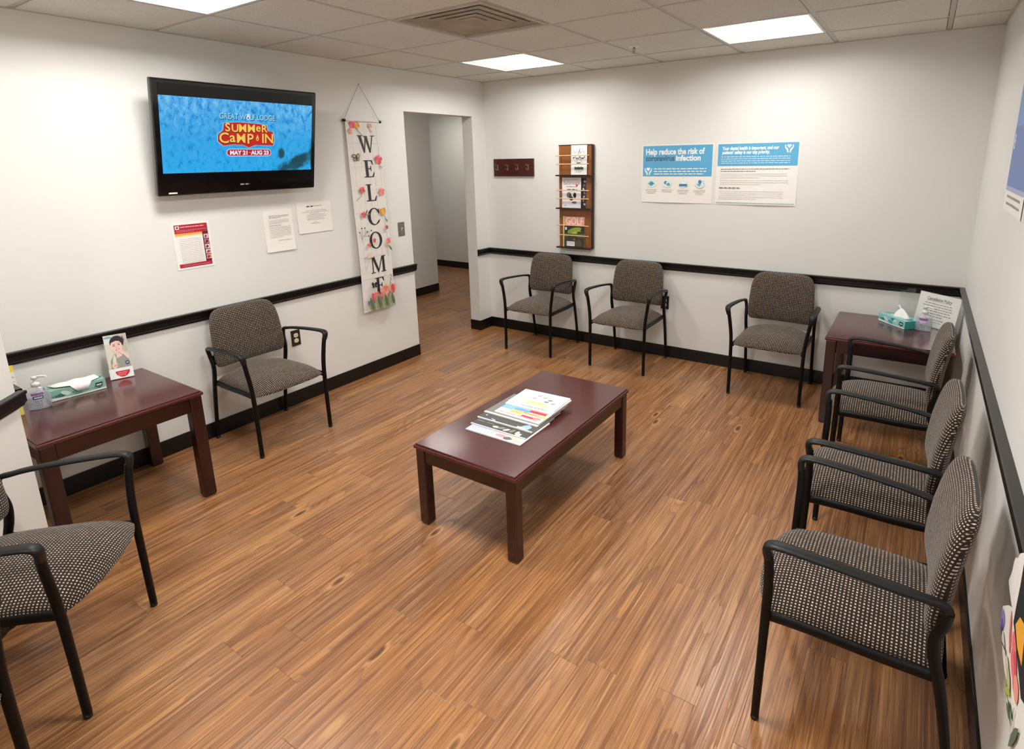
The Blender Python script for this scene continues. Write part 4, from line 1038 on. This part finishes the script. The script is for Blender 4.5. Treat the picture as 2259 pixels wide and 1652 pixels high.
# yellow brochure standing at the wall end
t = thing('leaflet_holder', 'yellow-edged white leaflet standing beside the sanitizer at the table end', 'leaflet', (.235, -3.842, ST+.001), mat=yawed(math.radians(84), math.radians(4)))
s_ = Sheet(.100, .236, I(240, 238, 226), .0010)
s_.rect(-.05, .05, .086, .118, I(242, 216, 60)); s_.rect(-.05, .05, -.118, -.062, I(238, 214, 70))
for k in range(5): s_.greek(-.035, .045, .06-k*.022, .005, (LG, I(190, 120, 130))[k % 2], k+3)
s_.build('leaflet', t, loc=(0, .120, 0))
MB(M['clear']).box(-.052, .052, .002, .055, .002, .0035).build('front_lip', t)
level_foot(MB(M['clear']), .052, -.030, .0035, math.radians(4)).build('holder_base', t)
MB(M['clear']).box(-.052, .052, .002, .19, -.004, -.0025).build('back_plate', t)

# cancellation policy sign on the far corner table
fm = yawed(math.radians(-40), math.radians(10))
t = thing('sign_holder', 'slanted clear holder with the Cancellation Policy sheet on the far corner table', 'sign', (3.738, -.1915, ST+.001), mat=fm)
MB(M['clear']).box(-.142, .142, .001, .221, -.0005, .0008).build('front_panel', t)
MB(M['clear']).box(-.142, .142, .001, .221, -.0045, -.003).build('back_panel', t)
level_foot(MB(M['clear']), .142, -.060, .002, math.radians(10)).build('foot', t)
s_ = Sheet(.276, .213, M['paper'], .0005)
s_.text('Cancellation Policy', 0, .062, .030, DG, .0006, width=.165); s_.rect(-.083, .083, .0565, .0578, DG)
for k, (a, b_) in enumerate(((-.09, .09), (-.10, .095), (-.095, .10), (-.09, .09), (-.085, .10), (-.06, .05))): s_.greek(a, b_, .040-k*.016, .0045, GR, 11+k)
s_.greek(-.07, .06, -.060, .004, GR, 31); s_.greek(-.05, .05, -.076, .004, LG, 32)
s_.build('sheet', t, loc=(0, .111, -.0026))
t = thing('sign_holder', 'empty clear plastic holder standing behind the Cancellation Policy sign', 'sign', (3.583, -.038, ST+.001), mat=yawed(math.radians(-12), math.radians(4)))
MB(M['clear']).box(-.045, .045, .001, .215, 0, .002).build('panel', t)
level_foot(MB(M['clear']), .045, -.018, .018, math.radians(4)).build('foot', t)

# ================================================================== MAGAZINES ON THE COFFEE TABLE
CG = 'magazines fanned on the coffee table'
def mag(label, x0, x1, y0, dep, z, th, rot, paint, base):
    """flat magazine; near edge y0, cover painted in local x/y about its centre"""
    w_ = x1-x0
    t = thing('magazine', label, 'magazine', ((x0+x1)/2, y0+dep/2, z), rot, CG)
    MB(I(236, 234, 230)).box(-w_/2+.001, w_/2-.001, -dep/2+.001, dep/2-.001, 0, th-.0005).build('pages', t)
    s_ = Sheet(w_, dep, base, .0005); paint(s_, w_/2, -dep/2); s_.build('cover', t, loc=(0, 0, th-.0004))
    return t
def p1(s, X, y0):
    s.rect(-X, -X+.15, y0, y0+.055, I(196, 202, 238)); s.ply([(-.03, y0), (.06, y0), (.09, y0+.05), (-.01, y0+.055)], I(226, 206, 216)); s.ell(.03, y0+.030, .030, .012, I(206, 150, 160)); s.ell(.075, y0+.024, .024, .014, I(110, 104, 90), .3); s.ell(.10, y0+.040, .020, .010, I(226, 206, 160)); s.rect(.115, X-.008, y0+.01, y0+.03, I(236, 196, 190))
def p2(s, X, y0):
    for k in range(5): s.ell(-.03+.032*k, y0+.030+.004*(k % 2), .018, .010, (I(206, 204, 198), I(140, 138, 132))[k % 2], .4*k)
    s.rect(-X, X, y0, y0+.007, WHT); s.greek(-X+.01, -.05, y0+.040, .010, I(120, 118, 116), 5); s.rect(.10, .125, y0+.008, y0+.030, WHT)
def p3(s, X, y0):
    s.rect(-X, X, y0, y0+.007, WHT); s.ell(-X+.03, y0+.040, .005, .005, WHT); s.ply([(.08, y0+.008), (.135, y0+.008), (.14, y0+.040), (.115, y0+.058), (.095, y0+.040)], I(158, 196, 216)); s.rect(.07, .12, y0+.006, y0+.02, I(226, 232, 240))
    s.line([(-.09, y0+.02), (-.06, y0+.012), (-.075, y0+.004)], .004, WHT)
def p4(s, X, y0): s.rect(-X, X, y0, y0+.014, I(236, 230, 226)); s.greek(0, .10, y0+.022, .010, I(150, 150, 152), 5)
def p5(s, X, y0):
    s.greek(-X+.02, X-.02, y0+.012, .010, I(226, 170, 186), 8); s.rect(.01, .095, y0+.022, y0+.040, I(206, 60, 66)); s.rect(-.07, .0, y0+.034, y0+.052, I(236, 206, 90)); s.ell(.10, y0+.035, .022, .012, I(240, 150, 140))
def p6(s, X, y0):
    s.rect(-X, .02, y0+.004, y0+.05, I(140, 198, 228)); s.ell(-.02, y0+.024, .05, .014, I(112, 168, 216)); s.rect(.02, X-.02, y0+.022, y0+.045, I(214, 60, 64)); s.rect(-.07, X, y0, y0+.012, I(240, 208, 110)); s.greek(.0, .09, y0+.003, .006, I(220, 120, 90), 3)
def p7(s, X, y0): s.rect(-X, .10, y0, y0+.012, I(226, 240, 242)); s.greek(-.05, .10, y0+.018, .006, LG, 4)
def p8(s, X, y0):
    s.rect(-X, -X+.05, y0, y0+.16, I(206, 232, 228)); s.ply([(-.06, y0+.02), (.09, y0+.010), (.09, y0+.038), (-.05, y0+.060)], I(244, 228, 176)); s.ell(.02, y0+.045, .045, .010, I(238, 206, 150))
    for k, (x, y) in enumerate(((.02, .12), (.06, .10), (-.02, .13), (.09, .07), (.05, .075), (-.03, .09))): s.ell(x, y0+y, .014, .007, (LG, GR, I(196, 170, 196))[k % 3], .2)
z = CT
for i, a in enumerate((
    ('lilac and white magazine, lowest and nearest of the fan on the coffee table', 1.868, 2.190, -2.600, .260, .005, .006, p1, I(238, 236, 238)),
    ('charcoal magazine with pale figures, second from the bottom of the fan', 1.857, 2.184, -2.548, .260, .005, .0, p2, I(74, 74, 70)),
    ('dark magazine with a small pale blue house, third from the bottom of the fan', 1.850, 2.180, -2.486, .262, .006, -.006, p3, I(80, 82, 80)),
    ('grey-white magazine in the middle of the fan above the dark ones', 1.848, 2.176, -2.430, .262, .005, -.012, p4, I(126, 128, 124)),
    ('white magazine with red and yellow lettering, upper part of the fan', 1.900, 2.176, -2.410, .262, .006, -.02, p5, I(244, 240, 238)),
    ('magazine with a sky blue and red cover, third from the top of the fan', 1.905, 2.180, -2.362, .230, .005, .01, p6, I(238, 236, 232)),
    ('white magazine directly under the top one of the fan', 1.900, 2.184, -2.318, .200, .006, .02, p7, I(244, 243, 240)),
    ('white and yellow magazine lying on top of the fan', 1.902, 2.178, -2.296, .178, .006, .05, p8, I(244, 243, 240)))):
    lb, x0, x1, y0, dep, th, rot, pt, bs_ = a
    mag(lb, x0, x1, y0, dep, z, th, rot, pt, bs_); z += th+.0003

# ================================================================== RIGHT WALL: POSTER AND FLORAL HANGING
s_ = Sheet(.56, .80, M['paper'], .0006, lambda x, y: .0006+.006*abs(x), 6, 4)
s_.rect(-.272, .272, -.300, .392, I(126, 158, 214), ny=3); s_.rect(-.272, .272, -.300, -.06, I(112, 136, 196)); s_.rect(-.272, .272, -.318, -.300, I(170, 176, 214))
s_.text('80', -.255, -.150, .085, WHT, .001, 'LEFT'); s_.text('%', -.15, -.150, .085, WHT, .001, 'LEFT')
for k in range(2): s_.greek(-.20, .20, -.345-k*.028, .010, LG, 3+k)
hung(tag(s_.build('poster', None), 'blue and white poster cut by the right edge, high on the right wall', 'poster'), (RW-.0006, -1.335-.28, 1.437+.40), F_RIGHT)
FH = [(.065, .231), (.12, .27), (.30, .28), (.42, .15), (.42, -.10), (.34, -.13), (.298, -.055), (.290, -.010), (.245, -.035), (.202, -.050), (.172, -.017), (.130, -.022), (.070, -.010), (.040, .002), (.002, .016), (.000, .045), (.050, .085), (.089, .108), (.045, .112), (.007, .119), (.030, .175)]
t = thing('floral_wall_hanging', 'cut-out cloth hanging with flowers and a butterfly at the lower right edge', 'wall hanging', (RW-.032, -2.965, .585), mat=F_RIGHT)
k_ = MB(M['cloth']); k_.prism(FH, 0, .002); k_.build('cloth', t)
fl_ = Sheet(.001, .001, M['cloth'], .002); BKW = I(34, 38, 44)
fl_.ell(.06, .165, .035, .045, I(236, 234, 232), .4)
fl_.ply([(.115, .245), (.123, .19), (.124, .14), (.128, .100), (.17, .095), (.30, .06), (.38, .10), (.34, .22), (.20, .26)], BKW)
fl_.ply([(.150, .112), (.175, .150), (.23, .17), (.26, .10), (.20, .095)], I(238, 172, 58)); fl_.ply([(.22, .20), (.25, .22), (.32, .17), (.29, .13)], I(238, 172, 58)); fl_.ell(.175, .215, .015, .012, WHT)
fl_.ell(.028, .032, .030, .018, I(150, 134, 190), .2); fl_.ell(.034, .018, .020, .014, PU, .2); fl_.ell(.045, .010, .012, .009, I(76, 60, 110), .2)
fl_.ply([(.095, .108), (.112, .100), (.150, .060), (.156, .040), (.145, .038), (.115, .06), (.098, .085)], CO); fl_.ply([(.104, .100), (.120, .090), (.150, .050), (.152, .040), (.125, .060)], PK2)
fl_.ell(.19, .075, .045, .020, PK, -.4); fl_.ell(.225, .055, .040, .020, PK2, -.7); fl_.ell(.20, .050, .035, .014, PK, -.3); fl_.ell(.262, .045, .03, .02, CO, -.2)
fl_.ell(.085, .012, .030, .012, I(214, 210, 202), -.2); fl_.ell(.120, .002, .035, .012, I(226, 222, 214), -.1); fl_.line([(.07, .0), (.12, .018), (.15, .012)], .004, DG)
fl_.ell(.165, .012, .030, .014, I(214, 206, 176), -.2); fl_.ell(.195, .008, .028, .013, I(190, 190, 150), -.2)
fl_.leaf(.165, -.010, .055, -.35, I(150, 160, 60)); fl_.leaf(.185, -.025, .060, .55, I(172, 184, 84)); fl_.leaf(.215, -.030, .06, .1, GN2); fl_.leaf(.225, -.012, .070, -.15, I(60, 86, 66)); fl_.leaf(.26, .0, .05, -.7, GN)
fl_.line([(.285, .02), (.298, -.05)], .004, GN2); fl_.ell(.300, -.030, .010, .020, I(206, 204, 200), .1); fl_.leaf(.30, -.06, .10, 1.1, GN2)
fl_.build('print', t)
tp = thing('push_pin', 'clear push pin in the right wall beside the floral cut-out', 'push pin', (RW, -2.965-.034, .585-.036), mat=F_RIGHT)
MB(M['cap']).lathe([(.005, 0), (.005, .002), (.0025, .003), (.003, .008), (.0045, .0095), (.004, .011)], 14).build('pin_head', tp)
